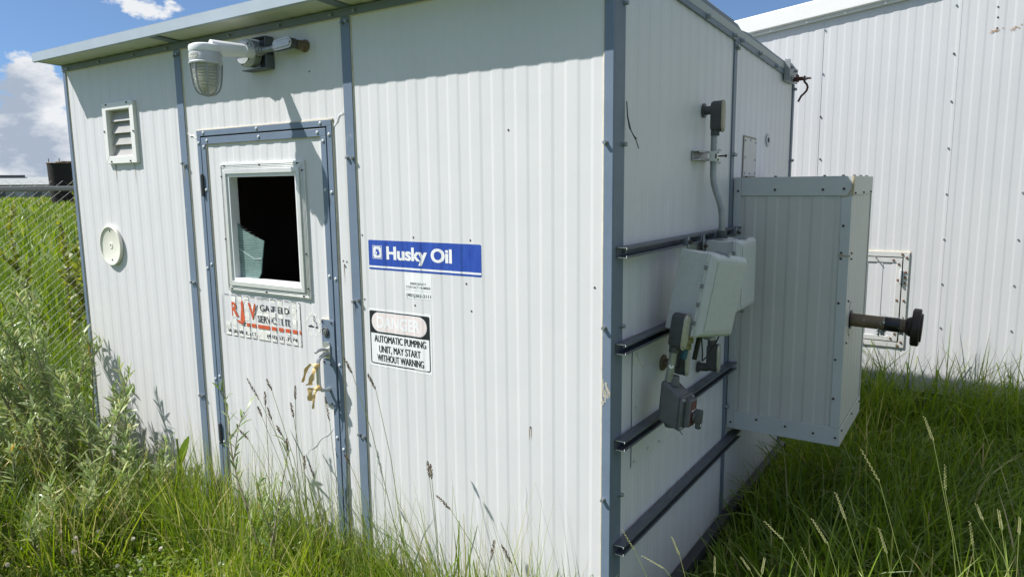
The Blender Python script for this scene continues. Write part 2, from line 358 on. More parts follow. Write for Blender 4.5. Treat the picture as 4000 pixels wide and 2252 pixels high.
b = B(); b.poly([(L0, 0, -0.02), (L0, DP, -0.02), (L0, DP, 2.34), (L0, 0, 2.455)]); b.poly([(L0, DP, -0.02), (0, DP, -0.02), (0, DP, 2.34), (L0, DP, 2.34)]); b.build('rear_wall', WALL, shed, smooth=False)
b = B(); b.box(L0+0.01, -0.01, 0.07, DP-0.02, -0.02, 0.0); b.poly([(L0+0.02, 0.08, 0.0), (L0+0.02, DP-0.03, 0), (L0+0.02, DP-0.03, 2.3), (L0+0.02, 0.08, 2.3)]); b.poly([(L0+0.02, DP-0.03, 0), (-0.02, DP-0.03, 0), (-0.02, DP-0.03, 2.3), (L0+0.02, DP-0.03, 2.3)]); b.poly([(-0.02, DP-0.03, 0), (-0.02, 0.08, 0), (-0.02, 0.08, 2.3), (-0.02, DP-0.03, 2.3)]); b.poly([(L0+0.02, 0.08, 2.3), (-0.02, 0.08, 2.3), (-0.02, DP-0.03, 2.3), (L0+0.02, DP-0.03, 2.3)])
b.build('interior_lining', DARK, shed, smooth=False)
b = B(); b.box(L0+0.01, 0.02, 0.012, 0.10, GZ-0.1, -0.022); b.box(-0.07, 0.022, 0.10, DP-0.012, GZ-0.1, -0.022); b.box(L0+0.01, -0.07, DP-0.1, DP-0.012, GZ-0.1, -0.022); b.box(0.0085, 0.052, 0.03, DP, -0.045, -0.004); b.build('skid', SKID, shed, bevel=0.004)
b = B(); b.tube([(-3.1, 1.5, 1.52), (-1.2, 1.5, 1.50)], 0.05, 12); b.tube([(-2.35, 1.5, 0.0), (-2.35, 1.5, 1.9)], 0.06, 12); b.lathe((-2.35, 1.5, 1.52), (0, -1, 0), [(0.13, 0.0), (0.13, 0.06), (0.09, 0.12), (0.03, 0.16)], 20); b.tube([(-2.9, 1.5, 1.52), (-2.9, 1.5, 0.2)], 0.045, 12); b.box(-2.62, -2.54, 1.38, 1.46, 1.56, 1.66); b.build('interior_pipework', mat('interior_pipe_grey', (0.42, 0.42, 0.40), 0.6), shed)
# roof: slab falling to the back, front overhang
roof = B(); OV = 0.163
roof.prism([(L0, -OV+0.004, 2.452), (L0, DP+0.05, 2.345), (L0, DP+0.05, 2.378), (L0, -OV+0.004, 2.487)], (-L0+0.012, 0, 0))
roof = roof.build('roof', WOOD, shed)
b = B(); xs = [L0]+breaks(L0, 0.0, FPH)+[0.0]
for i in range(len(xs)-1):
    o0, o1 = prof(xs[i]-FPH), prof(xs[i+1]-FPH)
    b.poly([(xs[i], -OV+0.012, 2.4475-o0), (xs[i+1], -OV+0.012, 2.4475-o1), (xs[i+1], 0.0, 2.4415-o1), (xs[i], 0.0, 2.4415-o0)])
b.build('soffit', SOFF, roof, smooth=False)
b = B(); b.prism([(L0-0.006, -OV-0.004, 2.441), (L0-0.006, -OV+0.0, 2.441), (L0-0.006, -OV+0.0, 2.489), (L0-0.006, -OV-0.004, 2.489)], (-L0+0.03, 0, 0))
b.box(L0-0.006, 0.024, -OV, -OV+0.014, 2.4395, 2.4425); b.box(L0-0.006, 0.024, -OV-0.004, -OV+0.05, 2.4893, 2.4915)
b.build('fascia', FASC, roof, bevel=0.001)
b = B(); b.prism([(L0-0.004, -OV+0.002, 2.4445), (L0-0.004, 0.0, 2.438), (L0-0.004, 0.0, 2.482), (L0-0.004, -OV+0.002, 2.488)], (0.003, 0, 0)); b.build('roof_edge_trim', FASC, roof)
for sx in (-2.415, -1.205):
    b = B(); b.prism([(sx-0.03, -OV+0.014, 2.4435), (sx+0.03, -OV+0.014, 2.4435), (sx+0.03, 0, 2.4365), (sx-0.03, 0, 2.4365)], (0, 0, -0.0025)); b.build('soffit_strap', BLUESHADE, roof)
for i in range(14): bolt(roof, (-3.5+i*0.27, -OV+0.02, 2.4915), (0, 0, 1), 0.006, 0.009, GALV, 'screw')
# trims on the front
def strip(x0, x1, z0, z1, y=0.009, sealed=True, name='wall_trim', m_=BLUE):
    b = B(); b.box(x0, x1, -y, -0.0, z0, z1, 0)
    if sealed: b.box(x0-0.0045, x1+0.0045, -y+0.0035, -0.0005, z0, z1, 1)
    return b.build(name, [m_, SEAL], shed, bevel=0.0015)
strip(L0-0.004, -3.597, -0.02, 2.40, 0.008, name='corner_trim')
strip(-2.468, -2.412, -0.02, 2.403, name='wall_trim'); strip(-1.250, -1.197, -0.02, 2.403, name='wall_trim')
b = B(); b.box(-0.0265, 0.0085, -0.009, 0.0, -0.02, 2.405, 0); b.box(0.0, 0.0085, 0.0, 0.083, -0.02, 2.405, 1); b.box(-0.0315, 0.0, -0.0055, -0.0005, -0.02, 2.40, 2); b.box(0.0005, 0.005, 0.083, 0.087, -0.02, 2.40, 2)
b.build('corner_trim', [BLUE, BLUESHADE, SEAL], shed, bevel=0.002)
b = B(); b.box(L0-0.004, 0.0085, -0.0125, 0.0, 2.404, 2.4365, 0); b.box(L0, 0.0, -0.008, -0.0005, 2.4005, 2.404, 1); b.build('eave_trim', [BLUESHADE, SEAL], shed, bevel=0.0015)
b = B(); b.box(0.0, 0.0075, 1.317, 1.361, -0.02, 2.37, 0); b.box(0.0005, 0.005, 1.361, 1.3645, -0.02, 2.36, 1); b.build('wall_trim', [BLUESHADE, SEAL], shed, bevel=0.0015)
b = B(); b.box(0.0, 0.0085, DP-0.035, DP+0.004, -0.02, 2.30, 0); b.build('corner_trim', [BLUESHADE, SEAL], shed, bevel=0.0015)
# gable trim in two lengths, the joint dented
b = B()
g = [(y, 2.427-0.044*y, 2.505-0.046*y) for y in (0.0, 0.5, 1.0, 1.28)]
b.prism([(0.011, y, a) for y, a, c in g]+[(0.011, y, c+(0.004 if y > 1.2 else 0)) for y, a, c in g[::-1]], (-0.011, 0, 0))
b.prism([(0.011, y, c+(0.004 if y > 1.2 else 0)) for y, a, c in g]+[(-0.03, y, c+(0.006 if y > 1.2 else 0.002)) for y, a, c in g[::-1]], (0, 0, 0.002))
b.build('gable_trim', BLUESHADE, shed, bevel=0.002)
b = B()
pts = [(1.281, 2.427-0.044*1.281, 2.449), (1.34, 2.427-0.044*1.34, 2.446), (1.40, 2.427-0.044*1.40, 2.430), (1.52, 2.427-0.044*1.52, 2.437), (1.62, 2.427-0.044*1.62, 2.432), (2.0, 2.427-0.044*2, 2.414), (DP+0.02, 2.427-0.044*DP, 2.390)]
b.prism([(0.0105, y, a) for y, a, c in pts]+[(0.0105, y, c) for y, a, c in pts[::-1]], (-0.0105, 0, 0)); b.build('gable_trim', BLUESHADE, shed, bevel=0.002)
# bolts along trims
for z in (2.377, 1.828, 1.208, 0.59):
    for x in (-2.452, -2.428): bolt(shed, (x, -0.009, z+rng.uniform(-.006, .006)), (0, -1, 0))
    for x in (-1.238, -1.210): bolt(shed, (x, -0.009, z+rng.uniform(-.006, .006)), (0, -1, 0))
for z in (1.839, 1.208, 0.58, 2.30):
    bolt(shed, (-0.018, -0.009, z), (0, -1, 0), 0.0075, 0.013); bolt(shed, (0.0085, 0.071, z-0.004), (1, 0, 0), 0.0078, 0.013)
for x in (-3.55, -3.185, -2.827, -2.516, -2.30, -1.988, -1.626, -1.294, -1.159, -0.80, -0.45, -0.1): bolt(shed, (x, -0.0125, 2.416), (0, -1, 0))
for y, z in ((0.30, 2.43), (0.896, 2.402), (1.281, 2.386), (1.401, 2.382), (1.737, 2.367), (2.087, 2.349)): bolt(shed, (0.011, y, z), (1, 0, 0), 0.0105, 0.017)
for y, z in ((1.328, 2.346), (1.352, 2.338), (1.33, 1.838), (1.352, 1.836), (1.328, 0.57), (1.352, 0.565)): bolt(shed, (0.0075, y, z), (1, 0, 0), 0.009, 0.014)
for z in (2.27, 1.836): bolt(shed, (0.0085, DP-0.015, z), (1, 0, 0), 0.009, 0.014)
for z in (2.36, 1.84, 1.22, 0.6): bolt(shed, (L0-0.004, 0.03, z), (-1, 0, 0), 0.009, 0.018)
b = B(); rr_ = random.Random(12)
for k in range(26):
    x = rr_.uniform(-0.024, 0.004); z = 0.985+rr_.gauss(0, 0.022); w = rr_.uniform(.002, .006); h = rr_.uniform(.004, .018); yy = -0.0092-k*4e-5
    b.poly([(x-w, yy, z), (x-w*.3, yy, z-h), (x+w*.8, yy, z-h*.6), (x+w, yy, z+h*.4), (x-w*.2, yy, z+h)])
b.build('paint_scrape', mat('scraped_paint', (0.50, 0.47, 0.40), 0.7, var=0.25, vscale=60), shed)['kind'] = 'stuff'
# old screw holes and stray screws left in the panels
b = B()
for x, z in ((-0.888, 1.495), (-0.598, 1.492), (-0.622, 1.321), (-0.599, 1.214), (-0.890, 1.213), (-1.179, 1.496), (-1.180, 1.216), (-0.33, 0.79), (-0.06, 1.345), (-0.415, 1.9), (-1.28, 1.375), (-1.295, 1.36), (-1.302, 1.378), (-1.288, 1.352), (-1.463, 2.205)):
    b.lathe((x, -prof(x-FPH)-0.0012, z), (0, 1, 0), [(0.0042, 0), (0.0036, 0.001)], 8)
b.build('screw_hole', SCREW, shed)['kind'] = 'stuff'
b = B(); rr_ = random.Random(6)
for x, z, ln in ((-2.449, 1.82, 0.10), (-1.236, 1.20, 0.08), (-0.33, 0.785, 0.05), (-1.299, 1.36, 0.09), (-3.13, 1.845, 0.10), (-2.93, 1.845, 0.13)):
    for k in range(3):
        x1 = x+rr_.uniform(-.006, .006); w = rr_.uniform(.0008, .0018); l2 = ln*rr_.uniform(.4, 1); yy = -0.0105 if x in (-2.449, -1.236) else -prof(x1-FPH)-0.0009
        b.poly([(x1-w, yy, z), (x1+w, yy, z), (x1+w*0.3, yy, z-l2), (x1-w*0.3, yy, z-l2)])
b.build('rust_run', mat('rust_run', (0.50, 0.42, 0.30), 0.8, var=0.4, vscale=60), shed)['kind'] = 'stuff'
# door frame
dfr = B(); fx0, fx1, fz1 = -2.317, -1.332, 1.992
dfr.box(fx0, -2.289, -0.010, 0.0, -0.02, fz1-0.028); dfr.box(-1.362, fx1, -0.010, 0.0, -0.02, fz1-0.028); dfr.box(fx0, fx1, -0.0103, 0.0, fz1-0.0278, fz1)
dfr.box(fx0-0.004, -2.30, -0.006, -0.0005, -0.02, fz1+0.001, 1); dfr.box(-1.345, fx1+0.004, -0.006, -0.0005, -0.02, fz1+0.001, 1); dfr.box(fx0-0.004, fx1+0.004, -0.0062, -0.0005, fz1-0.01, fz1+0.005, 1)
dfr.box(-2.30, -2.284, 0.004, 0.05, -0.02, fz1-0.02, 2); dfr.box(-1.368, -1.35, 0.004, 0.05, -0.02, fz1-0.02, 2); dfr.box(-2.29, -1.36, 0.004, 0.05, fz1-0.036, fz1-0.02, 2)  # black strips paint the shade in the gap round the door leaf
dfr = dfr.build('door_frame', [BLUE, SEAL, BLK], shed, bevel=0.0012)
for x, z in ((-2.259, 1.979), (-1.838, 1.979), (-1.40, 1.979), (-2.304, 1.93), (-1.347, 1.928), (-1.347, 1.679), (-2.304, 1.292), (-1.347, 1.295), (-1.347, 0.90), (-1.347, 0.50), (-2.304, 0.70), (-2.304, 0.35)): bolt(dfr, (x, -0.010, z), (0, -1, 0), 0.0085, 0.005, RIVET, 'rivet')
door = B(); d0, d1, dz = -2.282, -1.369, 1.957; w0, w1, wz0, wz1 = -2.085, -1.570, 1.240, 1.768
ribbed(door, d0, w0, -0.0, dz, front, FPH); ribbed(door, w1, d1, 0.0, dz, front, FPH); ribbed(door, w0, w1, wz1, dz, front, FPH); ribbed(door, w0, w1, 0.0, wz0, front, FPH)
door = door.build('door', WALL, shed, smooth=False)
b = B(); b.box(d0, d0+0.034, -0.0105, -0.0, 0.0, dz-0.0342); b.box(d1-0.033, d1, -0.0105, 0.0, 0.0, dz-0.0342); b.box(d0, d1, -0.0107, 0, dz-0.034, dz)
b.box(d0+0.03, d0+0.0385, -0.006, -0.0005, 0, dz-0.036, 1); b.box(d1-0.0375, d1-0.03, -0.006, -0.0005, 0, dz-0.036, 1); b.box(d0+0.034, d1-0.034, -0.0062, -0.0005, dz-0.0385, dz-0.03, 1)
b.build('door_edge_trim', [BLUE, SEAL], door, bevel=0.0012)
for x, z in ((-2.262, 1.91), (-2.231, 1.940), (-1.825, 1.940), (-1.42, 1.940), (-1.386, 1.902), (-1.386, 1.69), (-2.265, 1.695), (-2.265, 1.315), (-1.386, 1.305), (-1.386, 0.55), (-2.265, 0.72), (-2.265, 0.36)): bolt(door, (x, -0.0106, z), (0, -1, 0), 0.0085, 0.005, RIVET, 'rivet')
# window frame on the door: stepped aluminium surround and white inner stop
def frame_pieces(b, x0, x1, z0, z1, wdt, y0, y1, mi=0):
    for pts in (((x0, z0), (x1, z0), (x1-wdt, z0+wdt), (x0+wdt, z0+wdt)), ((x1, z0), (x1, z1), (x1-wdt, z1-wdt), (x1-wdt, z0+wdt)), ((x1, z1), (x0, z1), (x0+wdt, z1-wdt), (x1-wdt, z1-wdt)), ((x0, z1), (x0, z0), (x0+wdt, z0+wdt), (x0+wdt, z1-wdt))):
        b.prism([(x, y0, z) for x, z in pts], (0, y1-y0, 0), mi)
b = B()
frame_pieces(b, -2.137, -1.517, 1.190, 1.823, 0.030, -0.012, -0.0005); frame_pieces(b, -2.108, -1.546, 1.219, 1.794, 0.022, -0.021, -0.0006)
for q in (0.006, 0.014, 0.021): frame_pieces(b, -2.137+q, -1.517-q, 1.190+q, 1.823-q, 0.0035, -0.0145, -0.0121)
frame_pieces(b, -2.0865, -1.5675, 1.2405, 1.7725, 0.0165, -0.013, 0.035, 1)
wf = b.build('window_frame', [ALUL, SWHITE], door, bevel=0.0012)
for x, z in ((-2.10, 1.812), (-1.83, 1.812), (-1.56, 1.812), (-2.126, 1.76), (-1.528, 1.78), (-1.528, 1.40), (-2.126, 1.45), (-2.10, 1.202), (-1.83, 1.202), (-1.56, 1.202), (-1.83, 1.782), (-1.528, 1.24)): bolt(wf, (x, -0.0125, z), (0, -1, 0), 0.004, 0.006, SCREW, 'screw')
b = B(); sh = [(-2.071, 1.531), (-2.045, 1.505), (-2.02, 1.493), (-1.95, 1.468), (-1.87, 1.446), (-1.885, 1.385), (-1.897, 1.33), (-1.905, 1.29), (-1.930, 1.256), (-2.071, 1.256)]
b.prism([(x, 0.018, z) for x, z in sh], (0, 0.005, 0))
for k in range(22): # wire mesh showing in the glass
    z = 1.262+k*0.0125
    xr = max((x for x, zz in ((-1.93, 1.262), (-1.90, 1.31), (-1.885, 1.39), (-1.873, 1.44)) if zz <= z+1e-3), default=-1.93) if z < 1.446 else -1.87-(z-1.446)*2.3
    if xr > -2.06: b.box(-2.07, xr, 0.0168, 0.0176, z, z+0.0009, 1)
b.build('broken_pane', [WIRED, ALU], door)
b = B(); b.prism([(-2.071, 0.0165, 1.40), (-1.95, 0.0165, 1.352), (-1.892, 0.0165, 1.356), (-1.892, 0.0165, 1.363), (-1.95, 0.0165, 1.358), (-2.071, 0.0165, 1.407)], (0, -0.001, 0)); b.build('glass_crack', mat('glass_edge', (0.36, 0.46, 0.45), 0.3), door)
# hinges
for z in (1.715, 0.40):
    b = B(); b.tube([(-2.285, -0.018, z-0.052), (-2.285, -0.018, z+0.052)], 0.0075, 10); b.box(-2.300, -2.283, -0.017, -0.009, z-0.045, z+0.045); b.lathe((-2.285, -0.018, z+0.052), (0, 0, 1), [(0.0085, 0), (0.006, 0.008), (0.002, 0.011)], 10)
    b.build('hinge', IRON, door, bevel=0.001)
# lock plate, lock, pull handle
b = B(); b.box(-1.452, -1.3695, -0.0145, -0.0108, 0.705, 1.105); b.box(-1.456, -1.402, -0.0100, -0.004, 0.702, 1.108, 1); b.build('lock_plate', [BLUE, SEAL], door, bevel=0.0012)
for x, z in ((-1.444, 1.095), (-1.385, 1.092), (-1.444, 0.905), (-1.40, 0.897), (-1.444, 0.715), (-1.405, 0.712)): bolt(door, (x, -0.0146, z), (0, -1, 0), 0.004, 0.005, SCREW, 'screw')
b = B(); b.lathe((-1.424, -0.0146, 1.048), (0, -1, 0), [(0.0225, 0), (0.0225, 0.004), (0.019, 0.007), (0.0175, 0.0075), (0.016, 0.006), (0.001, 0.006)], 22); b.lathe((-1.424, -0.0206, 1.048), (0, -1, 0), [(0.011, 0), (0.011, 0.003), (0.001, 0.003)], 16, 1); b.box(-1.4255, -1.4225, -0.0245, -0.0235, 1.040, 1.052, 2); b.build('lock_cylinder', [IRON, BOLT, BLK], door, bevel=0.0008)
b = B(); hx = -1.420
b.prism([(hx-0.022, -0.0146, 0.925), (hx+0.022, -0.0146, 0.925), (hx+0.024, -0.0146, 0.99), (hx+0.018, -0.0146, 1.0), (hx-0.018, -0.0146, 1.0), (hx-0.024, -0.0146, 0.99)], (0, -0.006, 0))
path = [(hx, -0.020, 0.945), (hx, -0.040, 0.945), (hx, -0.060, 0.938), (hx-0.002, -0.070, 0.922), (hx-0.003, -0.072, 0.88), (hx-0.003, -0.072, 0.82), (hx-0.002, -0.068, 0.796), (hx, -0.055, 0.782), (hx, -0.035, 0.779), (hx+0.004, -0.014, 0.780)]
for i in range(len(path)-1):
    pass
b.tube(path, [0.011, 0.010, 0.009, 0.0095, 0.010, 0.010, 0.009, 0.0085, 0.0085, 0.010], 8)
b.tube([(hx, -0.018, 0.965), (hx-0.002, -0.04, 0.972), (hx-0.004, -0.062, 0.972), (hx-0.006, -0.082, 0.962)], [0.007, 0.008, 0.009, 0.006], 8)
b.build('pull_handle', ALU, door)
# louvred vent
v0, v1, q0, q1 = -3.191, -2.868, 1.849, 2.186
b = B(); frame_pieces(b, v0, v1, q0, q1, 0.040, -0.022, -0.0005)
frame_pieces(b, v0+0.038, v1-0.038, q0+0.038, q1-0.038, 0.004, -0.020, 0.0)
vent = b.build('vent', TRIMW, shed, bevel=0.004)
sl = B(); a_, c_, e_, g_ = v0+0.040, v1-0.040, q0+0.040, q1-0.040
sl.box(a_-0.003, a_, -0.018, 0.065, e_-0.003, g_+0.003); sl.box(c_, c_+0.003, -0.018, 0.065, e_-0.003, g_+0.003); sl.box(a_, c_, -0.018, 0.065, e_-0.003, e_); sl.box(a_, c_, -0.018, 0.065, g_, g_+0.003); sl.box(a_-0.003, c_+0.003, 0.065, 0.069, e_-0.003, g_+0.003)
sl.build('vent_throat', mat('vent_throat_cream', (0.66, 0.66, 0.62), 0.5), vent)
SLAT = mat('slat_grey', (0.40, 0.395, 0.385), 0.55, var=0.1, vscale=20)
for k in range(4):
    z = q0+0.040+k*0.0645
    b = B(); b.prism([(a_, 0.002, z+0.002), (a_, 0.004, z+0.0), (a_, 0.030, z+0.0600), (a_, 0.030, z+0.0700), (a_, 0.026, z+0.0700), (a_, 0.026, z+0.0615)], (c_-a_, 0, 0)); b.build('louvre_slat', SLAT, vent)
for x, z in ((-3.14, 2.176), (-2.925, 2.176), (-3.13, 1.860), (-2.93, 1.860), (-3.18, 2.03), (-2.878, 2.02)): bolt(vent, (x, -0.022, z), (0, -1, 0), 0.0045, 0.005, SCREW, 'screw')
# dents beside the door head and below the handle
b = B()
def dent(p0, p1, w, d):
    p0, p1 = Vector(p0), Vector(p1); t = (p1-p0).normalized(); s = Vector((-t.z, 0, t.x)); n = 8
    vs = []
    for i in range(n+1):
        q = p0.lerp(p1, i/n); k = math.sin(math.pi*i/n); wob = s*math.sin(i*1.7)*0.004
        vs += [q+wob-s*w, q+wob+Vector((0, -d*k, 0)), q+wob+s*w*0.6]
    b.mesh(vs, [(3*i+j, 3*i+j+1, 3*i+4+j, 3*i+3+j) for i in range(n) for j in (0, 1)])
dent((-1.332, -0.0022, 1.955), (-1.252, -0.0024, 2.035), 0.008, 0.003); dent((-2.41, -0.0022, 1.985), (-2.318, -0.0022, 1.955), 0.006, 0.003)
dent((-1.62, -0.0020, 0.42), (-1.42, -0.0022, 0.585), 0.0025, 0.0012); dent((-0.35, -0.0022, 0.36), (-0.36, -0.0022, 0.55), 0.008, 0.0015)
b.build('wall_dent', WALL, shed)
# the patched sheets on the end wall
b = B()
b.prism([(0.004, 0.182, 0.637), (0.004, 0.655, 0.637), (0.004, 0.655, 1.15), (0.004, 0.182, 1.15)], (0.0022, 0, 0))
b.prism([(0.0066, 0.19, 1.09), (0.0066, 0.265, 1.010), (0.0066, 0.66, 1.010), (0.0066, 0.66, 1.12), (0.0066, 0.19, 1.12)], (0.002, 0, 0))
pp = b.build('patch_plate', mat('patch_sheet', (0.65, 0.66, 0.645), 0.5, var=0.10, vscale=6, patch=((0.45, 0.43, 0.35), 7, 0.66, 0.15), bump=0.1, bscale=6), shed, bevel=0.0005)
for y, z in ((0.20, 0.66), (0.33, 0.67), (0.45, 0.66), (0.60, 0.70), (0.21, 0.87), (0.28, 1.02), (0.21, 1.075), (0.40, 1.09), (0.50, 1.085), (0.55, 0.90)): bolt(pp, (0.0085, y, z), (1, 0, 0), 0.006, 0.004, RIVET, 'rivet')
b = B(); b.prism([(0.0040, 1.53, 1.735), (0.0040, 1.755, 1.735), (0.0040, 1.752, 1.925), (0.0040, 1.535, 1.93)], (0.002, 0, 0)); b.prism([(0.0036, 1.518, 1.725), (0.0036, 1.765, 1.725), (0.0036, 1.762, 1.935), (0.0036, 1.525, 1.94)], (0.001, 0, 0), 1)
pp = b.build('patch_plate', [mat('patch_cover', (0.58, 0.57, 0.53), 0.5, var=0.1, vscale=10), mat('old_sealant', (0.38, 0.34, 0.27), 0.8, var=0.3, vscale=30)], shed)
for y, z in ((1.55, 1.915), (1.645, 1.92), (1.74, 1.91), (1.55, 1.83), (1.74, 1.82), (1.55, 1.75), (1.64, 1.748), (1.74, 1.75)): bolt(pp, (0.006, y, z), (1, 0, 0), 0.006, 0.004, BOLT, 'rivet')
b = B(); b.lathe((0.0035, 1.996, 1.936), (1, 0, 0), [(0.036, 0), (0.036, 0.004), (0.028, 0.006), (0.018, 0.004)], 20); b.lathe((0.006, 1.996, 1.936), (1, 0, 0), [(0.014, 0), (0.012, 0.006)], 14, 1); b.build('wall_grommet', [CABT, BLK], shed)
b = B()
for dy, dz in ((0.0, 0.0), (0.012, -0.02)): b.tube([(0.012, 0.088, 1.98), (0.016, 0.085+dy*0.3, 1.93), (0.022, 0.09+dy, 1.89+dz*.3), (0.028, 0.115+dy*2, 1.865+dz), (0.03, 0.135+dy*1.5, 1.855+dz*1.6)], 0.0018, 5)
b.build('loose_wire', IRON, shed)

# ------------------------------------------------------------------ signs on the front wall
s = thing('company_sign', 'long blue company sign with bold white lettering and a dog head emblem', 'sign', (-0.846, -0.004, 1.412))
decal('sign_sheet', [rrect(-1.146, -0.546, 1.351, 1.477, 0.006)], 0.0006, SBLUE, s)
decal('stripe', [([(-1.1455, 1.3595), (-0.5465, 1.3595), (-0.5465, 1.3675), (-1.1455, 1.3675)], [(0, 1, 2, 3)])], 0.0011, SWHITE, s)
decal('lettering', [fit(text_shape('Husky Oil', 0.024), -1.0415, -0.6915, 1.3795, 1.4535)], 0.0011, SWHITE, s, smear=0.0016)
lx, lz, lw = -1.0945, 1.426, 0.028
ring = rrect(lx-lw, lx+lw, lz-lw, lz+lw, 0.001, 1)
def ringshape(x0, x1, z0, z1, t, r=0.0, n=6):
    a, _ = rrect(x0, x1, z0, z1, r, n); b_, _ = rrect(x0+t, x1-t, z0+t, z1-t, max(r-t, 1e-4), n); k = len(a)
    return a+b_, [(i, (i+1) % k, k+(i+1) % k, k+i) for i in range(k)]
dogw = [(-0.60, -0.15), (-0.40, 0.05), (-0.25, 0.35), (-0.22, 0.70), (-0.02, 0.42), (0.12, 0.40), (0.30, 0.66), (0.34, 0.28), (0.52, -0.02), (0.60, -0.42), (0.34, -0.30), (0.38, -0.60), (0.12, -0.42), (0.02, -0.66), (-0.12, -0.40), (-0.36, -0.34), (-0.56, -0.36)]
face = [(-0.50, -0.18), (-0.32, 0.02), (-0.14, 0.14), (0.02, 0.02), (0.06, -0.22), (-0.08, -0.30), (-0.34, -0.26), (-0.50, -0.29)]
tr_ = lambda q: ([(lx+x*lw*0.92, lz+z*lw*0.92) for x, z in q], [tuple(range(len(q)))])
decal('emblem', [ringshape(lx-lw, lx+lw, lz-lw, lz+lw, 0.0022, 0.0005, 1), rrect(lx-lw*0.84, lx+lw*0.84, lz-lw*0.84, lz+lw*0.84, 0.009)], 0.0011, SWHITE, s)
decal('emblem', [tr_(dogw)], 0.0016, SBLUE, s); decal('emblem', [tr_(face)], 0.0021, SWHITE, s); decal('emblem', [tr_([(-0.2, -0.02), (-0.1, 0.03), (-0.06, -0.02), (-0.14, -0.05)]), tr_([(-0.50, -0.18), (-0.44, -0.13), (-0.41, -0.19), (-0.49, -0.22)])], 0.0026, SBLUE, s)
for cx, cz in ((-1.046, 1.47), (-0.853, 1.474), (-0.645, 1.474)):
    decal('crease', [([(cx, 1.352), (cx+0.0012, 1.352), (cx+0.0022, cz), (cx+0.0006, cz)], [(0, 1, 2, 3)])], 0.0031, mat('crease_blue', (0.012, 0.03, 0.16), 0.4) if 'crease_blue' not in bpy.data.materials else bpy.data.materials['crease_blue'], s)
s = thing('contact_number_sign', 'small white sticker with an emergency contact number below the blue sign', 'sign', (-0.871, -0.004, 1.29))
decal('sign_sheet', [rrect(-0.9425, -0.7995, 1.241, 1.348, 0.002)], 0.0006, SWHITE, s)
for q in (('EMERGENCY', -0.914, -0.828, 1.299, 1.3085), ('CONTACT NUMBER:', -0.937, -0.803, 1.2835, 1.2935)): decal('lettering', [fit(text_shape(q[0], 0.004), *q[1:])], 0.0011, SDARK, s)
decal('lettering', [fit(text_shape('(403)262-2111', 0.0), -0.936, -0.805, 1.2435, 1.2615)], 0.0012, SDARK, s, smear=0.0004)
decal('crease', [([(-0.9425, 1.2755), (-0.87, 1.274), (-0.7995, 1.2735), (-0.7995, 1.2743), (-0.87, 1.275), (-0.9425, 1.2765)], [(0, 1, 2, 3, 4, 5)])], 0.0012, ALUL, s)
s = thing('danger_sign', 'white and black danger sign with faded red oval warning of an automatic pumping unit', 'sign', (-0.985, -0.004, 1.054))
decal('sign_sheet', [rrect(-1.1635, -0.8065, 0.925, 1.1815, 0.004)], 0.0006, SWHITE, s)
decal('border', [ringshape(-1.1555, -0.8155, 0.936, 1.171, 0.0048, 0.011)], 0.0011, SBLACK, s)
decal('heading_band', [rrect(-1.1555, -0.8155, 1.073, 1.171, 0.008)], 0.0012, SBLACK, s)
decal('heading_oval', [rrect(-1.1425, -0.8305, 1.0805, 1.1655, 0.0424, 12)], 0.0017, SWHITE, s)
decal('heading_oval', [rrect(-1.1395, -0.8335, 1.0835, 1.1625, 0.0394, 12)], 0.0021, SPINK, s)
decal('lettering', [fit(text_shape('DANGER', 0.04), -1.112, -0.862, 1.0955, 1.1505)], 0.0025, SGREY, s)
for q in (('AUTOMATIC PUMPING', -1.1305, -0.838, 1.034, 1.0645), ('UNIT, MAY START', -1.104, -0.868, 0.985, 1.0205), ('WITHOUT WARNING', -1.1165, -0.852, 0.950, 0.9805)): decal('lettering', [fit(text_shape(q[0], 0.0), *q[1:])], 0.0014, SBLACK, s, smear=0.0009)
decal('makers_strip', [([(-0.90, 0.9375), (-0.835, 0.9375), (-0.835, 0.9405), (-0.90, 0.9405)], [(0, 1, 2, 3)])], 0.0016, ALUL, s)
# the peeling contractor's sticker on the door: strips lost along every rib edge
def gapset(a0, a1, seed, wide=0.014):
    r = random.Random(seed); out = []
    k = math.floor((a0-FPH)/P)-1
    while FPH+k*P < a1:
        for c in (0.0, 0.0518):
            x = FPH+k*P+c+r.uniform(-0.004, 0.004); w = wide*r.uniform(0.55, 1.15)
            if r.random() < 0.93: out.append((x-w*0.5-0.002, x+w*0.5+0.002))
        k += 1
    return out
gp = gapset(-2.22, -1.6, 4)
s = thing('contractor_sticker', 'peeling white service company sticker with orange letters on the door', 'sticker', (-1.9, -0.004, 1.06))
def shards(x0, x1, z0, z1, seed, keep=0.8):
    r = random.Random(seed); out = []; edges = [x0]+[g for gg in gp for g in gg if x0 < g < x1]+[x1]; edges = sorted(edges)
    for a, c in zip(edges[:-1], edges[1:]):
        if any(g[0] <= (a+c)/2 <= g[1] for g in gp) or c-a < 0.006: continue
        z = z0
        while z < z1-0.004:
            h = min(r.uniform(0.025, 0.07), z1-z)
            if r.random() < keep:
                j = lambda: r.uniform(-0.0028, 0.0028)
                q = [(a+abs(j()), z+0.001), (c-abs(j()), z+0.001+j()*0.6), (c-abs(j())*1.4, z+h*0.5), (c-abs(j()), z+h-0.001), (a+(c-a)*0.5, z+h-abs(j())), (a+abs(j())*1.2, z+h-0.001), (a+abs(j())*1.6, z+h*0.45)]
                l0 = 0.0018; out.append((q, [tuple(range(len(q)))], [r.choice((0.0, 0.0, l0*r.random(), l0)) for _ in q]))
            z += h
    return out
STK = mat('sticker_vinyl', (0.80, 0.79, 0.75), 0.45, var=0.1, vscale=20)
decal('sticker_sheet', shards(-2.208, -1.604, 0.951, 1.168, 3, 0.80), 0.0006, STK, s)
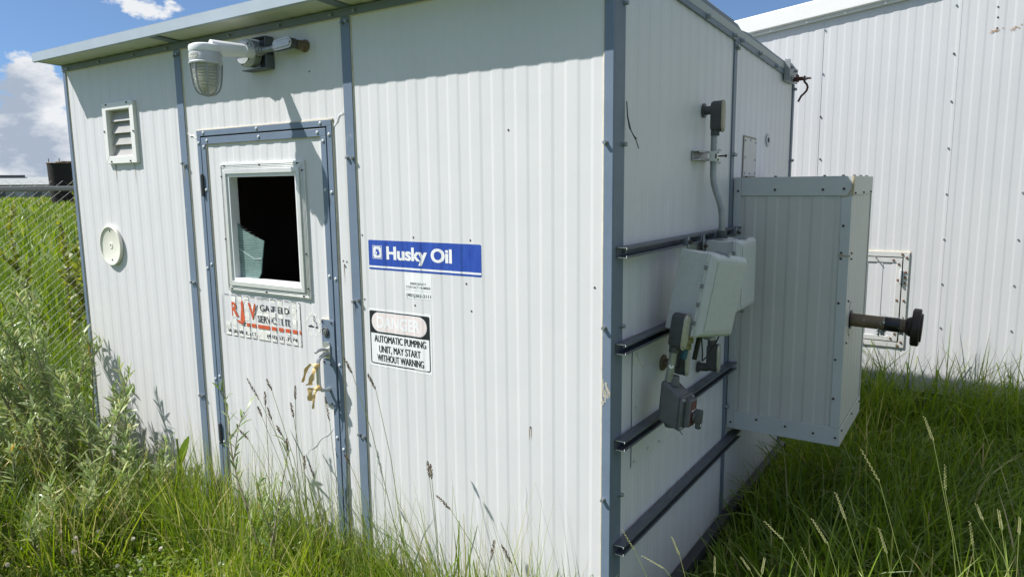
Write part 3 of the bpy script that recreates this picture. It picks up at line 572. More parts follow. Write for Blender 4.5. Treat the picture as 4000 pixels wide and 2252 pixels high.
ro = ringshape(-2.206, -1.606, 0.953, 1.166, 0.0026, 0.008)
decal('border', [ro], 0.0026, SDARK, s, gaps=gp)
fr_ = lambda txt, bold, *a: fit(text_shape(txt, bold), *a)
for q in (('R', 0.03, -2.140, -2.078, 1.056, 1.130), ('V', 0.03, -1.998, -1.935, 1.054, 1.135)): decal('lettering', [fr_(*q)], 0.0028, SORANGE, s, gaps=[g for i, g in enumerate(gp) if i % 2])
decal('lettering', [([(-2.046, 1.146), (-2.036, 1.128), (-2.034, 1.085), (-2.026, 1.060), (-2.030, 1.035), (-2.050, 1.026), (-2.066, 1.040), (-2.060, 1.075), (-2.055, 1.10), (-2.056, 1.128)], [tuple(range(10))]), ([(-2.092, 1.028), (-2.066, 1.022), (-2.04, 1.018), (-2.06, 1.034), (-2.075, 1.037), (-2.09, 1.038)], [tuple(range(6))])], 0.0029, SORANGE, s)
decal('lettering', [([(-1.968, 1.050), (-1.962, 1.052), (-1.918, 1.128), (-1.925, 1.129)], [(0, 1, 2, 3)]), ([(-2.066, 1.016), (-2.038, 1.012), (-2.018, 1.030), (-2.024, 1.034), (-2.042, 1.018)], [(0, 1, 2, 3, 4)])], 0.0027, SDARK, s)
for q in (('GASFIELD', 0.006, -1.903, -1.688, 1.101, 1.133), ('SERVICE LTD', 0.006, -1.925, -1.668, 1.044, 1.077), ('VEGREVILLE, ALTA', 0.006, -2.174, -1.925, 0.966, 0.986), ('(403) 632-7774', 0.006, -1.862, -1.640, 0.966, 0.990)): decal('lettering', [fr_(*q)], 0.0027, SDARK, s, gaps=gp, smear=0.0007)
decal('orange_bar', [([(-2.015, 1.012), (-1.607, 1.012), (-1.607, 1.0305), (-2.015, 1.0305)], [(0, 1, 2, 3)])], 0.0028, SORANGE, s, gaps=gp)
s = thing('no_smoking_sticker', 'round peeling no smoking sticker beside the door lock', 'sticker', (-1.522, -0.004, 1.07))
arcs = []
for a0, a1 in ((10, 40), (55, 80), (95, 125), (140, 172), (188, 215), (232, 262), (285, 300), (320, 345)):
    q = [(-1.522+0.053*math.cos(R(a)), 1.07+0.058*math.sin(R(a))) for a in np.linspace(a0, a1, 5)]+[(-1.522+0.041*math.cos(R(a)), 1.07+0.046*math.sin(R(a))) for a in np.linspace(a1, a0, 5)]
    arcs.append((q, [tuple(range(10))]))
arcs += [([(-1.535, 1.10), (-1.528, 1.102), (-1.515, 1.065), (-1.505, 1.05), (-1.512, 1.046)], [(0, 1, 2, 3, 4)])]
decal('sticker_sheet', arcs, 0.0006, STK, s)
decal('pictogram', [([(-1.556, 1.062), (-1.556, 1.056), (-1.515, 1.056), (-1.513, 1.060), (-1.535, 1.067)], [(0, 1, 2, 3, 4)]), ([(-1.505, 1.054), (-1.497, 1.054), (-1.497, 1.064), (-1.503, 1.064)], [(0, 1, 2, 3)]), ([(-1.494, 1.054), (-1.490, 1.054), (-1.490, 1.064), (-1.494, 1.064)], [(0, 1, 2, 3)])], 0.0011, SDARK, s)
b = B(); b.tube([(-1.521, -0.0045, 1.108), (-1.513, -0.0045, 1.112), (-1.510, -0.0045, 1.102), (-1.515, -0.0045, 1.094), (-1.510, -0.0045, 1.086), (-1.500, -0.0045, 1.084), (-1.496, -0.0045, 1.076), (-1.497, -0.0045, 1.068)], 0.0013, 5); b.build('smoke_line', SDARK, s)

# ------------------------------------------------------------------ round lid nailed to the wall
s = thing('round_lid', 'round cream plastic lid fixed to the wall below the vent', 'lid', (-3.238, -0.003, 1.376))
b = B(); b.lathe((-3.238, -0.0034, 1.376), (0, -1, 0), [(0.116, 0.0), (0.118, 0.006), (0.118, 0.016), (0.115, 0.019), (0.108, 0.019), (0.105, 0.013), (0.100, 0.011), (0.020, 0.011), (0.018, 0.0135), (0.006, 0.0135), (0.0045, 0.011), (0.001, 0.011)], 40); b.build('disc', LID, s)
for x, z in ((-3.238, 1.462), (-3.235, 1.292), (-3.236, 1.380)): bolt(s, (x, -0.0144, z), (0, -1, 0), 0.004, 0.004, SCREW, 'screw')
# ------------------------------------------------------------------ ribbons tied on the handle
def ribbon(name, label, lines):
    s = thing(name, label, 'ribbon', lines[0][0][0])
    for pts, w0, w1, tw in lines:
        b = B(); n = 12; P_ = [Vector(p) for p in pts]; row = []
        for i in range(n+1):
            t = i/n*(len(P_)-1); k = min(int(t), len(P_)-2); q = P_[k].lerp(P_[k+1], t-k)
            a = tw*i/n; w = 1.35*(w0+(w1-w0)*i/n)*(0.85+0.2*math.sin(i*1.3)); d = Vector((math.cos(a), math.sin(a)*0.9, 0.12*math.sin(i)))
            row.append((q-d*w, q+d*w, q+Vector((0, -0.004*math.sin(i*0.9), 0))))
        vs = []
        for l, r_, c in row: vs += [l, c, r_]
        b.mesh(vs, [(3*i+j, 3*i+j+1, 3*i+4+j, 3*i+3+j) for i in range(n) for j in (0, 1)]); b.build('tail', RIBBON, s)
    c = Vector(lines[0][0][0]); b = B(); b.lathe(c+Vector((0.004, 0.004, -0.012)), (0, 0.1, 1), [(0.011, 0), (0.015, 0.005), (0.0155, 0.014), (0.012, 0.02)], 12); b.build('knot', RIBBON, s)
ribbon('yellow_ribbon', 'yellow plastic ribbon tied high on the door handle with two long tails', [([(-1.425, -0.086, 0.905), (-1.445, -0.092, 0.912), (-1.475, -0.095, 0.885), (-1.495, -0.092, 0.845), (-1.512, -0.09, 0.815)], 0.009, 0.005, 1.2), ([(-1.423, -0.086, 0.902), (-1.428, -0.094, 0.875), (-1.440, -0.096, 0.845), (-1.455, -0.094, 0.82), (-1.468, -0.092, 0.808)], 0.008, 0.012, 1.0)])
ribbon('yellow_ribbon', 'short yellow ribbon tied at the foot of the door handle', [([(-1.425, -0.084, 0.800), (-1.437, -0.092, 0.80), (-1.455, -0.094, 0.795), (-1.462, -0.092, 0.765), (-1.460, -0.09, 0.735)], 0.012, 0.012, 0.7), ([(-1.425, -0.084, 0.797), (-1.432, -0.092, 0.77), (-1.440, -0.093, 0.735), (-1.447, -0.092, 0.70)], 0.008, 0.004, 0.9)])

# ------------------------------------------------------------------ conduit bodies
def lb_body(parent, c, back, ex, L=0.118, W=0.040, D=0.046, name='conduit_body', cov=None, hub_end=-1, material=None):
    """back: unit vector from cover to the rear; ex: unit vector along the body"""
    back = Vector(back).normalized(); ex = Vector(ex).normalized(); sd = back.cross(ex); c = Vector(c)
    T = Matrix((( *sd, 0), (*ex, 0), (*back, 0), (0, 0, 0, 1))).transposed(); T = Matrix.Translation(c) @ T
    def stad(h, grow=0.0, n=8):
        w = W/2+grow; l = L/2-W/2
        return [T @ Vector((w*math.cos(R(a)), l+w*math.sin(R(a)), h)) for a in np.linspace(0, 180, n)]+[T @ Vector((w*math.cos(R(a)), -l+w*math.sin(R(a)), h)) for a in np.linspace(180, 360, n)]
    def shell(b, hs, mi):
        k = 16; vs = []
        for h, gsz in hs: vs += stad(h, gsz)
        b.mesh(vs, [(i*k+j, i*k+(j+1) % k, (i+1)*k+(j+1) % k, (i+1)*k+j) for i in range(len(hs)-1) for j in range(k)]+[tuple(range(k)), tuple(range((len(hs)-1)*k, len(hs)*k))], mi)
    b = B(); shell(b, [(-D/2, 0.0), (D/2-0.012, -0.001), (D/2-0.003, -0.004), (D/2, -0.009)], 0)
    if hub_end: b.tube([c+ex*hub_end*(L/2-0.006)+back*0.006, c+ex*hub_end*(L/2+0.016)+back*0.006], 0.0185, 14)
    body = b.build(name, material or IRON, parent)
    b = B(); shell(b, [(-D/2-0.0042, 0.002), (-D/2-0.0004, 0.002)], 0); shell(b, [(-D/2-0.0075, -0.008), (-D/2-0.0043, -0.005)], 0); shell(b, [(-D/2-0.0003, 0.0028), (-D/2+0.001, 0.0028)], 1)
    b.build('cover', [cov or COVER, BLK], body)
    for e in (-1, 1): bolt(body, c-back*(D/2+0.0042)+ex*e*(L/2-0.009), -back, 0.004, 0.003, SCREW, 'screw')
    return body
# ------------------------------------------------------------------ the wall lamp
lamp = thing('wall_lamp', 'caged jar lamp on a swing arm and junction box above the door', 'lamp', (-1.72, 0, 2.30))
ox, oy = -1.820, -0.263
b = B(); b.lathe((ox, oy, 2.286), (0, 0, 1), [(0.066, 0), (0.0675, 0.004), (0.0675, 0.022), (0.065, 0.028), (0.052, 0.034), (0.026, 0.038), (0.001, 0.039)], 40); b.build('cap', LAMPW, lamp)
b = B(); b.lathe((ox, oy, 2.236), (0, 0, 1), [(0.060, -0.004), (0.070, 0.0), (0.071, 0.006), (0.067, 0.010), (0.067, 0.042), (0.065, 0.046), (0.065, 0.052)], 40)
rg = b.build('ring', LAMP, lamp)
b = B()
for k in range(20): # worn rating plate
    a = R(215+k*4.2)
    for zz_ in (2.256, 2.266, 2.272):
        if rng.random() < 0.62:
            w = R(rng.uniform(0.9, 1.9)); h = rng.uniform(0.002, 0.005)
            b.poly([(ox+0.0682*math.cos(a+t), oy+0.0682*math.sin(a+t), zz_+dz) for t, dz in ((-w, 0), (w, 0), (w, h), (-w, h))])
b.build('plate_marks', mat('worn_print', (0.30, 0.31, 0.32), 0.6), rg)
b = B()
for k in range(1): b.mesh([(ox+0.0676*math.cos(R(a)), oy+0.0676*math.sin(R(a)), z) for a in np.linspace(208, 298, 16) for z in (2.2525, 2.2775)], [(2*i, 2*i+2, 2*i+3, 2*i+1) for i in range(15)])
b.build('rating_plate', mat('pale_plate', (0.66, 0.66, 0.60), 0.5, var=0.15, vscale=60), rg)
gpf = [(0.058, 2.238), (0.0575, 2.21), (0.055, 2.18), (0.049, 2.152), (0.040, 2.130), (0.027, 2.117), (0.011, 2.112), (0.001, 2.111)]
b = B(); b.lathe((ox, oy, 0), (0, 0, 1), gpf, 64, caps=False); b.build('glass_jar', GLASS, lamp)
b = B()
for k in range(7): b.lathe((ox, oy, 2.135+k*0.0125), (0, 0, 1), [(0.029+k*0.0015, 0), (0.036+k*0.0015, 0.004), (0.037+k*0.0015, 0.008), (0.030+k*0.0015, 0.012)], 28, caps=False)
b.lathe((ox, oy, 2.125), (0, 0, 1), [(0.001, 0), (0.02, 0.002), (0.032, 0.012)], 28, caps=False)
b.lathe((ox, oy, 2.222), (0, 0, 1), [(0.044, 0), (0.048, 0.02)], 28, caps=False)
b.build('inner_lens', mat('frosted_lens', (0.70, 0.70, 0.64), 0.3, var=0.1, vscale=30), lamp)
b = B(); b.lathe((ox, oy, 2.15), (0, 0, 1), [(0.001, 0), (0.018, 0.01), (0.022, 0.03), (0.015, 0.065), (0.012, 0.09)], 20, caps=False); b.build('bulb', SWHITE, lamp)
b = B()
for k in range(8):
    a = R(k*45+14); e = (math.cos(a), math.sin(a))
    b.tube([(ox+e[0]*(r_+0.006 if r_ > 0.01 else 0), oy+e[1]*(r_+0.006 if r_ > 0.01 else 0), z-(0.006 if r_ < 0.05 else 0)) for r_, z in ((0.060, 2.244),)+tuple(gpf[1:])], 0.0042, 7)
b.lathe((ox, oy, 2.098), (0, 0, 1), [(0.003, 0), (0.010, 0.003), (0.010, 0.009)], 16)
b.build('guard', mat('grey_guard', (0.33, 0.35, 0.37), 0.5, 0.1, var=0.1, vscale=20), lamp)
jx, jz = -1.806, 2.311
b = B(); b.lathe((jx, -0.020, jz), (0, -1, 0), [(0.052, 0), (0.060, 0.004), (0.060, 0.034), (0.063, 0.036), (0.063, 0.044), (0.059, 0.046), (0.059, 0.058), (0.050, 0.066), (0.001, 0.068)], 36)
jb = b.build('junction_box', LAMP, lamp)
for a in (40, 140, 215, 262, 320): bolt(jb, (jx+0.052*math.cos(R(a)), -0.083, jz+0.052*math.sin(R(a))), (0, -1, 0), 0.0042, 0.003, SCREW, 'screw')
b = B()
b.tube([(jx+0.050, -0.054, jz-0.002), (jx+0.084, -0.054, jz-0.001)], 0.020, 16); b.tube([(jx+0.080, -0.054, jz-0.001), (jx+0.098, -0.054, jz)], 0.022, 8); b.tube([(jx+0.096, -0.054, jz), (jx+0.114, -0.055, jz)], 0.0175, 12)
b.build('conduit_hub', GALV, lamp, bevel=0.001)
b = B()
px_, pz2 = jx+0.052, jz-0.004
b.tube([(px_, -0.070, pz2), (px_, -0.112, pz2)], 0.025, 20)
vs = []
for t in np.linspace(0, 1, 8):
    cx = px_+(ox+0.01-px_)*t; cy = -0.094+(oy+0.02+0.094)*t; cz = pz2+0.002+(2.305-pz2)*t; hw = 0.024+0.024*t**1.5; hh = 0.029+0.008*t
    dx, dy = (ox-px_), (oy+0.094); l_ = math.hypot(dx, dy); nx, ny = -dy/l_, dx/l_
    for a in range(12): vs.append((cx+nx*hw*math.cos(a*math.pi/6), cy+ny*hw*math.cos(a*math.pi/6), cz+(hh if math.sin(a*math.pi/6) > 0 else hh*0.95)*math.sin(a*math.pi/6)))
b.mesh(vs, [(i*12+a, i*12+(a+1) % 12, (i+1)*12+(a+1) % 12, (i+1)*12+a) for i in range(7) for a in range(12)]+[tuple(range(12)), tuple(range(84, 96))])
b.build('swing_arm', LAMPW, lamp)
b = B(); b.lathe((px_, -0.112, pz2), (0, -1, 0), [(0.017, 0), (0.017, 0.003)], 6); b.box(px_-0.007, px_+0.007, -0.122, -0.115, pz2-0.007, pz2+0.007); b.build('pivot_bolt', BOLT, lamp)
b = B(); c0, c1, c2, c3 = jx+0.020, jx+0.116, 2.240, 2.374
b.box(c0, c1, -0.006, -0.0035, c2, c3); b.box(c0-0.075, c1, -0.052, -0.0035, c2-0.004, c2); b.box(c0, c1, -0.048, -0.0035, c3, c3+0.003); b.box(c1-0.003, c1+0.001, -0.05, -0.003, c2+0.085, c3); b.box(c1-0.003, c1+0.001, -0.05, -0.003, c2, c2+0.055)
b.build('mounting_bracket', STRUT, lamp, bevel=0.001)
b = B(); b.tube([(jx+0.108, -0.055, jz), (-1.575, -0.060, 2.313)], 0.0130, 14); b.build('conduit', GALV, lamp)
lb_body(lamp, (-1.532, -0.060, 2.318), (0.10, 1, 0), (1, -0.06, 0.03), 0.130, 0.042, 0.042)
b = B(); b.tube([(-1.484, -0.05, 2.314), (-1.478, -0.02, 2.314), (-1.478, -0.003, 2.314)], [0.021, 0.0215, 0.0215], 14); b.lathe((-1.478, -0.0035, 2.314), (0, -1, 0), [(0.027, 0), (0.026, 0.008), (0.022, 0.010)], 12); b.build('wall_nipple', RUSTP, lamp)

# ------------------------------------------------------------------ end wall: strut rails
def strut(bm, y0, y1, x, z, h=0.037, d=0.041, mi=0, cut=1):
    t = 0.0028; l = 0.0085
    oc = [(0, 0), (d, 0), (d, l), (d-t, l), (d-t, t), (t, t), (t, h-t), (d-t, h-t), (d-t, h-l), (d, h-l), (d, h), (0, h)]
    bm.prism([(x+a, y0, z+c) for a, c in oc], (0, y1-y0, 0), mi)
    for q in ([(0.006, 0.0), (d, 0), (d, l), (d-t, l), (d-t, t), (0.006, t)], [(0.006, h-t), (d-t, h-t), (d-t, h-l), (d, h-l), (d, h), (0.006, h)]):
        bm.prism([(x+a, y0-0.0012, z+c) for a, c in q], (0, 0.0012, 0), cut)  # white end caps put the sun on the channel lips into the colour
RL = [(1.450, 1.46, 'upper grey strut rail on the end wall, with loose pipe clamps left in it'), (1.112, 1.315, 'second grey strut rail down, passing behind the tilted electrical box'), (0.762, 1.47, 'third strut rail down, behind the grey switch box'), (0.366, 1.49, 'lowest strut rail on the end wall, empty from end to end')]
for z, y1, lab in RL:
    s = thing('strut_rail', lab, 'rail', (0.03, 0.7, z), 'strut rails across the end wall')
    b = B(); strut(b, 0.022, y1, 0.0090, z); b.build('channel', [STRUT, CUT], s, bevel=0.0006, segs=1)
    bolt(s, (0.012, 0.075, z+0.017), (1, 0, 0), 0.006, 0.008)
    bolt(s, (0.012, y1-0.06, z+0.017), (1, 0, 0), 0.006, 0.008)
    if z > 1.4:
        for i, y in enumerate((0.60, 0.79, 0.98, 1.27)):
            b = B(); T = Matrix.Translation((0.056, y, z+0.012 - (0.012 if i == 1 else 0)))
            oval = [T @ Vector((0, 0.013*math.cos(R(a)), (0.026 if i != 1 else 0.036)*math.sin(R(a)))) for a in range(0, 360, 20)]
            b.prism(oval, (0.004, 0, 0)); b.box(0.030, 0.056, y-0.022, y-0.018, z+0.004, z+0.035); b.build('pipe_clamp', BOLT, s, bevel=0.0008)
            bolt(s, (0.060, y, z+0.014 if i != 1 else z-0.016), (1, 0, 0), 0.007, 0.012, SCREW)
    if 1.0 < z < 1.2:
        b = B(); b.prism([(0.050, 0.49, z+0.005), (0.050, 0.505, z+0.012), (0.050, 0.515, z+0.055), (0.050, 0.505, z+0.058), (0.050, 0.49, z+0.03)], (0.004, 0, 0)); b.build('pipe_clamp', BOLT, s)
# ------------------------------------------------------------------ upper conduit with its elbow body and strut bracket
s = thing('conduit_riser', 'bent galvanised conduit dropping from a dark elbow fitting to the rear electrical box', 'conduit', (0.05, 0.9, 1.5))
lb_body(s, (0.062, 0.905, 1.985), (-1, 0, 0), (0, 0, 1), 0.132, 0.046, 0.05, cov=mat('worn_cream_cover', (0.48, 0.42, 0.32), 0.6, var=0.3, vscale=30))
b = B(); b.tube([(0.002, 0.905, 2.012), (0.045, 0.905, 2.012)], 0.0185, 16); b.lathe((0.0035, 0.905, 2.012), (1, 0, 0), [(0.031, 0), (0.031, 0.005), (0.022, 0.007)], 18); b.build('wall_nipple', IRON, s)
b = B(); b.tube([(0.052, 0.905, 1.915), (0.052, 0.905, 1.80), (0.0525, 0.905, 1.735), (0.056, 0.906, 1.70), (0.066, 0.908, 1.665), (0.080, 0.911, 1.625), (0.090, 0.913, 1.59), (0.0935, 0.914, 1.56), (0.094, 0.915, 1.49)], 0.0138, 16); b.build('conduit', GALV, s)
b = B(); b.lathe((0.094, 0.915, 1.46), (0, 0, 1), [(0.027, 0), (0.027, 0.006), (0.021, 0.007), (0.023, 0.012), (0.023, 0.032), (0.018, 0.034)], 10); b.build('box_connector', IRON, s)
b = B(); strut(b, 0.762, 0.962, 0.0045, 1.797, 0.040, 0.036); b.build('strut_bracket', [GALV, CUT], s, bevel=0.0006)
b = B()
for z in (1.842, 1.788): b.box(0.038, 0.064, 0.900, 0.920, z-0.004, z+0.004); b.box(0.05, 0.078, 0.930, 0.936, z-0.004, z+0.004)
b.box(0.040, 0.072, 0.884, 0.889, 1.795, 1.837); b.box(0.040, 0.072, 0.922, 0.927, 1.795, 1.837); b.box(0.066, 0.074, 0.884, 0.927, 1.806, 1.826); b.tube([(0.070, 0.905, 1.816), (0.105, 0.905, 1.816)], 0.0035, 8, 1); b.lathe((0.103, 0.905, 1.816), (1, 0, 0), [(0.0065, 0), (0.0065, 0.006)], 6, 1)
b.build('conduit_clamp', [CUT, SCREW], s)
# ------------------------------------------------------------------ electrical boxes
def ebox(name, label, T, w, h, d, lidd, dirty):
    """local: x out from the wall, y along the wall (0..w), z up (0..h); hinge on the y=0 side"""
    s = thing(name, label, 'electrical box', T.translation)
    r = 0.004
    b = B(); b.box(0, d, 0.003, w-0.003, 0.003, h-0.003, 0, T); b.box(d-0.006, d, -0.001, w+0.001, -0.001, h+0.001, 0, T); b.build('housing', FIBRE, s, bevel=r, segs=3)
    b = B(); q = [(d+0.002, 0.0, 0.0), (d+0.002, w, 0), (d+0.002, w, h), (d+0.002, 0, h)]; e = 0.014
    ld = [(d+0.002, 0), (d+lidd*0.6, 0), (d+lidd, e)]
    vs = []
    for x, ins in ld: vs += [T @ Vector((x, y, z)) for y, z in ((ins-0.004 if ins == 0 else ins, ins), (w-ins, ins), (w-ins, h-ins), (ins-0.004 if ins == 0 else ins, h-ins))]
    fs = [(i*4+j, i*4+(j+1) % 4, (i+1)*4+(j+1) % 4, (i+1)*4+j) for i in range(2) for j in range(4)]+[(0, 1, 2, 3), (8, 9, 10, 11)]
    b.mesh(vs, fs); lid = b.build('lid', FIBRE, s, bevel=0.005, segs=2)
    b = B(); frame = [(d+lidd+0.0004, e+0.012, e+0.012), (d+lidd+0.0004, w-e-0.012, e+0.012), (d+lidd+0.0004, w-e-0.012, h-e-0.012), (d+lidd+0.0004, e+0.012, h-e-0.012)]
    b.prism([T @ Vector(p) for p in frame], T.to_3x3() @ Vector((0.0022, 0, 0))); b.build('lid_panel', FIBRE, lid, bevel=0.001)
    b = B(); nn = 9; hh = h/nn
    for k in range(nn): b.tube([T @ Vector((d+0.006, -0.006, k*hh+0.001)), T @ Vector((d+0.006, -0.006, (k+1)*hh-0.001))], 0.0058 if k % 2 else 0.0052, 9)
    b.box(d-0.012, d+0.004, -0.004, 0.0005, 0.004, h-0.004, 0, T); b.build('hinge', FIBRE, s)
    hk = bpy.data.materials.get('hinge_gap_shade_grey') or mat('hinge_gap_shade_grey', (0.20, 0.21, 0.215), 0.6)
    for k in range(1, nn, 2): b = B(); b.box(d+0.002, d+0.0125, -0.0122, -0.0052, (k+0.25)*hh, (k+0.75)*hh, 0, T); b.build('hinge_gap_shade', hk, s)  # dark blocks paint the shade in gaps between hinge segments
    for zz_, sgn in ((h, 1), (0.0, -1)):
        b = B(); b.box(d-0.028, d+0.03, w*0.38, w*0.48, zz_+(0.003 if sgn > 0 else -0.012), zz_+(0.011 if sgn > 0 else -0.003), 0, T); b.box(d-0.008, d+0.012, w*0.36, w*0.50, zz_-0.001, zz_+sgn*0.004, 0, T); b.build('latch', BOLT, s, bevel=0.001)
    return s
TB = Matrix.Translation((0.046, 0.848, 1.143))
sB = ebox('electrical_box', 'upright grey fibreglass box at the foot of the bent conduit, against the wall', TB, 0.262, 0.312, 0.118, 0.034, 0)
u = Vector((0.05, 0.25, -0.034)).normalized(); vv = Vector((0.043, 0.006, 0.314)); vv = (vv-u*vv.dot(u)).normalized(); nn_ = u.cross(vv); 
if nn_.x < 0: nn_ = -nn_
TA = Matrix(((nn_.x, u.x, vv.x, 0), (nn_.y, u.y, vv.y, 0), (nn_.z, u.z, vv.z, 0), (0, 0, 0, 1)))
orig = Vector((0.207, 0.312, 1.134))-nn_*0.150
TA = Matrix.Translation(orig) @ TA
sA = ebox('electrical_box', 'grey fibreglass box hanging askew on its conduit in front of the other box', TA, 0.260, 0.314, 0.116, 0.034, 1)
# glands and cable tails under the askew box
b = B(); gp0 = TA @ Vector((0.075, 0.055, 0.0)); ax_ = -(TA.to_3x3() @ Vector((0, 0, 1)))
b.lathe(gp0, ax_, [(0.027, -0.004), (0.027, 0.010), (0.021, 0.012), (0.021, 0.018), (0.026, 0.020), (0.026, 0.034), (0.019, 0.036), (0.019, 0.042), (0.022, 0.044), (0.022, 0.060), (0.015, 0.064)], 8); b.build('cable_gland', BRASS, sA)
b = B(); b.tube([gp0+ax_*0.06, gp0+ax_*0.10], 0.013, 12); b.build('cable_stub', TEAL, sA)
b = B(); b.tube([gp0+ax_*0.09+Vector((-.006, 0, 0)), gp0+ax_*0.14+Vector((-.008, -0.004, 0))], [0.009, 0.006], 8); g2 = TA @ Vector((0.095, 0.105, -0.002)); b.tube([g2, g2+ax_*0.10+Vector((-.004, .01, 0))], 0.0095, 10); b.build('cable_stub', BLK, sA)
b = B(); p0 = TA @ Vector((0.135, 0.05, -0.004)); b.tube([p0, p0+Vector((-0.005, 0.03, -0.06)), p0+Vector((-0.02, 0.075, -0.105)), p0+Vector((-0.02, 0.13, -0.10)), p0+Vector((0.0, 0.175, -0.05)), p0+Vector((0.01, 0.20, -0.012))], 0.0028, 6); b.build('cable_loop', BLK, sA)
# elbow body on the side of the askew box, its conduit, and the switch below
s = thing('conduit_drop', 'dark elbow fitting beside the askew box with a short pipe down to the switch', 'conduit', (0.13, 0.28, 1.0))
lb_body(s, (0.140, 0.284, 1.163), (-1, 0.12, 0.10), (0.12, 0.02, 1), 0.135, 0.046, 0.054)
b = B(); b.tube([(0.150, 0.30, 1.19), (0.155, 0.345, 1.188)], 0.02, 12); b.build('side_hub', IRON, s)
b = B(); b.tube([(0.126, 0.283, 1.095), (0.106, 0.284, 0.966)], 0.0145, 16); b.build('conduit', GALV, s)
b = B(); b.lathe((0.1205, 0.2712, 1.028), (0.40, -0.9, 0.05), [(0.009, 0), (0.009, 0.0010)], 18); b.build('round_label', SWHITE, s)
S_T = Matrix.Translation((0.079, 0.243, 0.822)) @ Euler((R(-5), R(3), 0)).to_matrix().to_4x4()
s = thing('disconnect_switch', 'grey cast switch box with a rotary handle hanging below the askew box', 'switch', S_T.translation)
b = B(); oc = [(0, 0), (0.084, -0.012), (0.084, 0.108), (0.0, 0.158)]
b.prism([S_T @ Vector((x, 0, z)) for x, z in [(0.0, 0.0), (0.082, -0.026), (0.082, 0.104), (0.016, 0.150), (0.0, 0.150)]], S_T.to_3x3() @ Vector((0, 0.112, 0)))
b.build('housing', SWG, s, bevel=0.010, segs=3)
b = B(); b.box(0.080, 0.090, -0.003, 0.115, -0.024, 0.106, 0, S_T); b.build('front_cover', SWG, s, bevel=0.004)
b = B(); b.tube([S_T @ Vector((0.030, 0.046, 0.135)), S_T @ Vector((0.032, 0.046, 0.170))], [0.025, 0.021], 16); b.lathe(S_T @ Vector((0.04, 0.04, -0.012)), (0, 0, -1), [(0.024, 0), (0.022, 0.012)], 14); b.build('conduit_hub', SWG, s)
b = B(); b.box(0.090, 0.114, 0.030, 0.098, -0.012, 0.092, 0, S_T); b.build('operator_block', SWG, s, bevel=0.004)
b = B(); b.box(0.114, 0.1152, 0.034, 0.094, -0.006, 0.084, 0, S_T); b.box(0.1152, 0.1158, 0.045, 0.085, 0.045, 0.052, 1, S_T); b.build('label_plate', [LABELR, SGREY], s)
b = B(); b.lathe(S_T @ Vector((0.115, 0.066, 0.026)), S_T.to_3x3() @ Vector((1, 0, 0)), [(0.022, 0), (0.020, 0.012), (0.012, 0.014)], 16); b.box(0.120, 0.150, 0.056, 0.078, 0.004, 0.056, 0, S_T); b.box(0.126, 0.146, 0.060, 0.084, -0.018, 0.010, 0, S_T); b.build('rotary_handle', IRON, s, bevel=0.005)
b = B(); b.box(0.1462, 0.1470, 0.062, 0.068, -0.006, 0.003, 0, S_T); b.build('handle_mark', SWHITE, s)
for y, z in ((0.008, 0.092), (0.105, 0.092), (0.008, -0.014), (0.105, -0.014)): bolt(s, S_T @ Vector((0.090, y, z)), S_T.to_3x3() @ Vector((1, 0, 0)), 0.006, 0.006, GALV)
b = B(); q = S_T @ Vector((0.06, 0.08, -0.03)); b.tube([q, q+Vector((0.005, 0.004, -0.02)), q+Vector((0.012, 0.012, -0.032))], 0.0018, 5); b.build('wire_tail', IRON, s)
s = thing('wall_elbow', 'dark elbow fitting coming out of the wall behind the thin conduit, below the brass gland', 'conduit fitting', (0.0, 0.472, 1.0))
lb_body(s, (0.083, 0.474, 1.008), (-1, 0, 0), (0, 0.03, 1), 0.128, 0.046, 0.05, hub_end=1)
b = B(); b.lathe((0.009, 0.472, 0.985), (1, 0, 0), [(0.033, -0.008), (0.033, 0.006), (0.022, 0.009)], 12); b.tube([(0.008, 0.472, 0.985), (0.062, 0.472, 0.985)], 0.018, 14); b.build('wall_nipple', RUSTP, s)
s = thing('wall_elbow', 'dark elbow fitting under the upright box, its pipe rising to that box', 'conduit fitting', (0.0, 0.92, 0.9))
lb_body(s, (0.070, 0.917, 0.920), (-1, 0, 0), (0, 0.0, 1), 0.128, 0.046, 0.05, hub_end=1)
b = B(); b.lathe((0.0035, 0.917, 0.868), (1, 0, 0), [(0.026, 0), (0.026, 0.005), (0.022, 0.006)], 14); b.tube([(0.003, 0.917, 0.868), (0.05, 0.917, 0.872)], 0.019, 14); b.build('wall_nipple', IRON, s)
b = B(); b.tube([(0.064, 0.917, 0.99), (0.078, 0.92, 1.145)], 0.0145, 14); b.build('conduit', GALV, s)
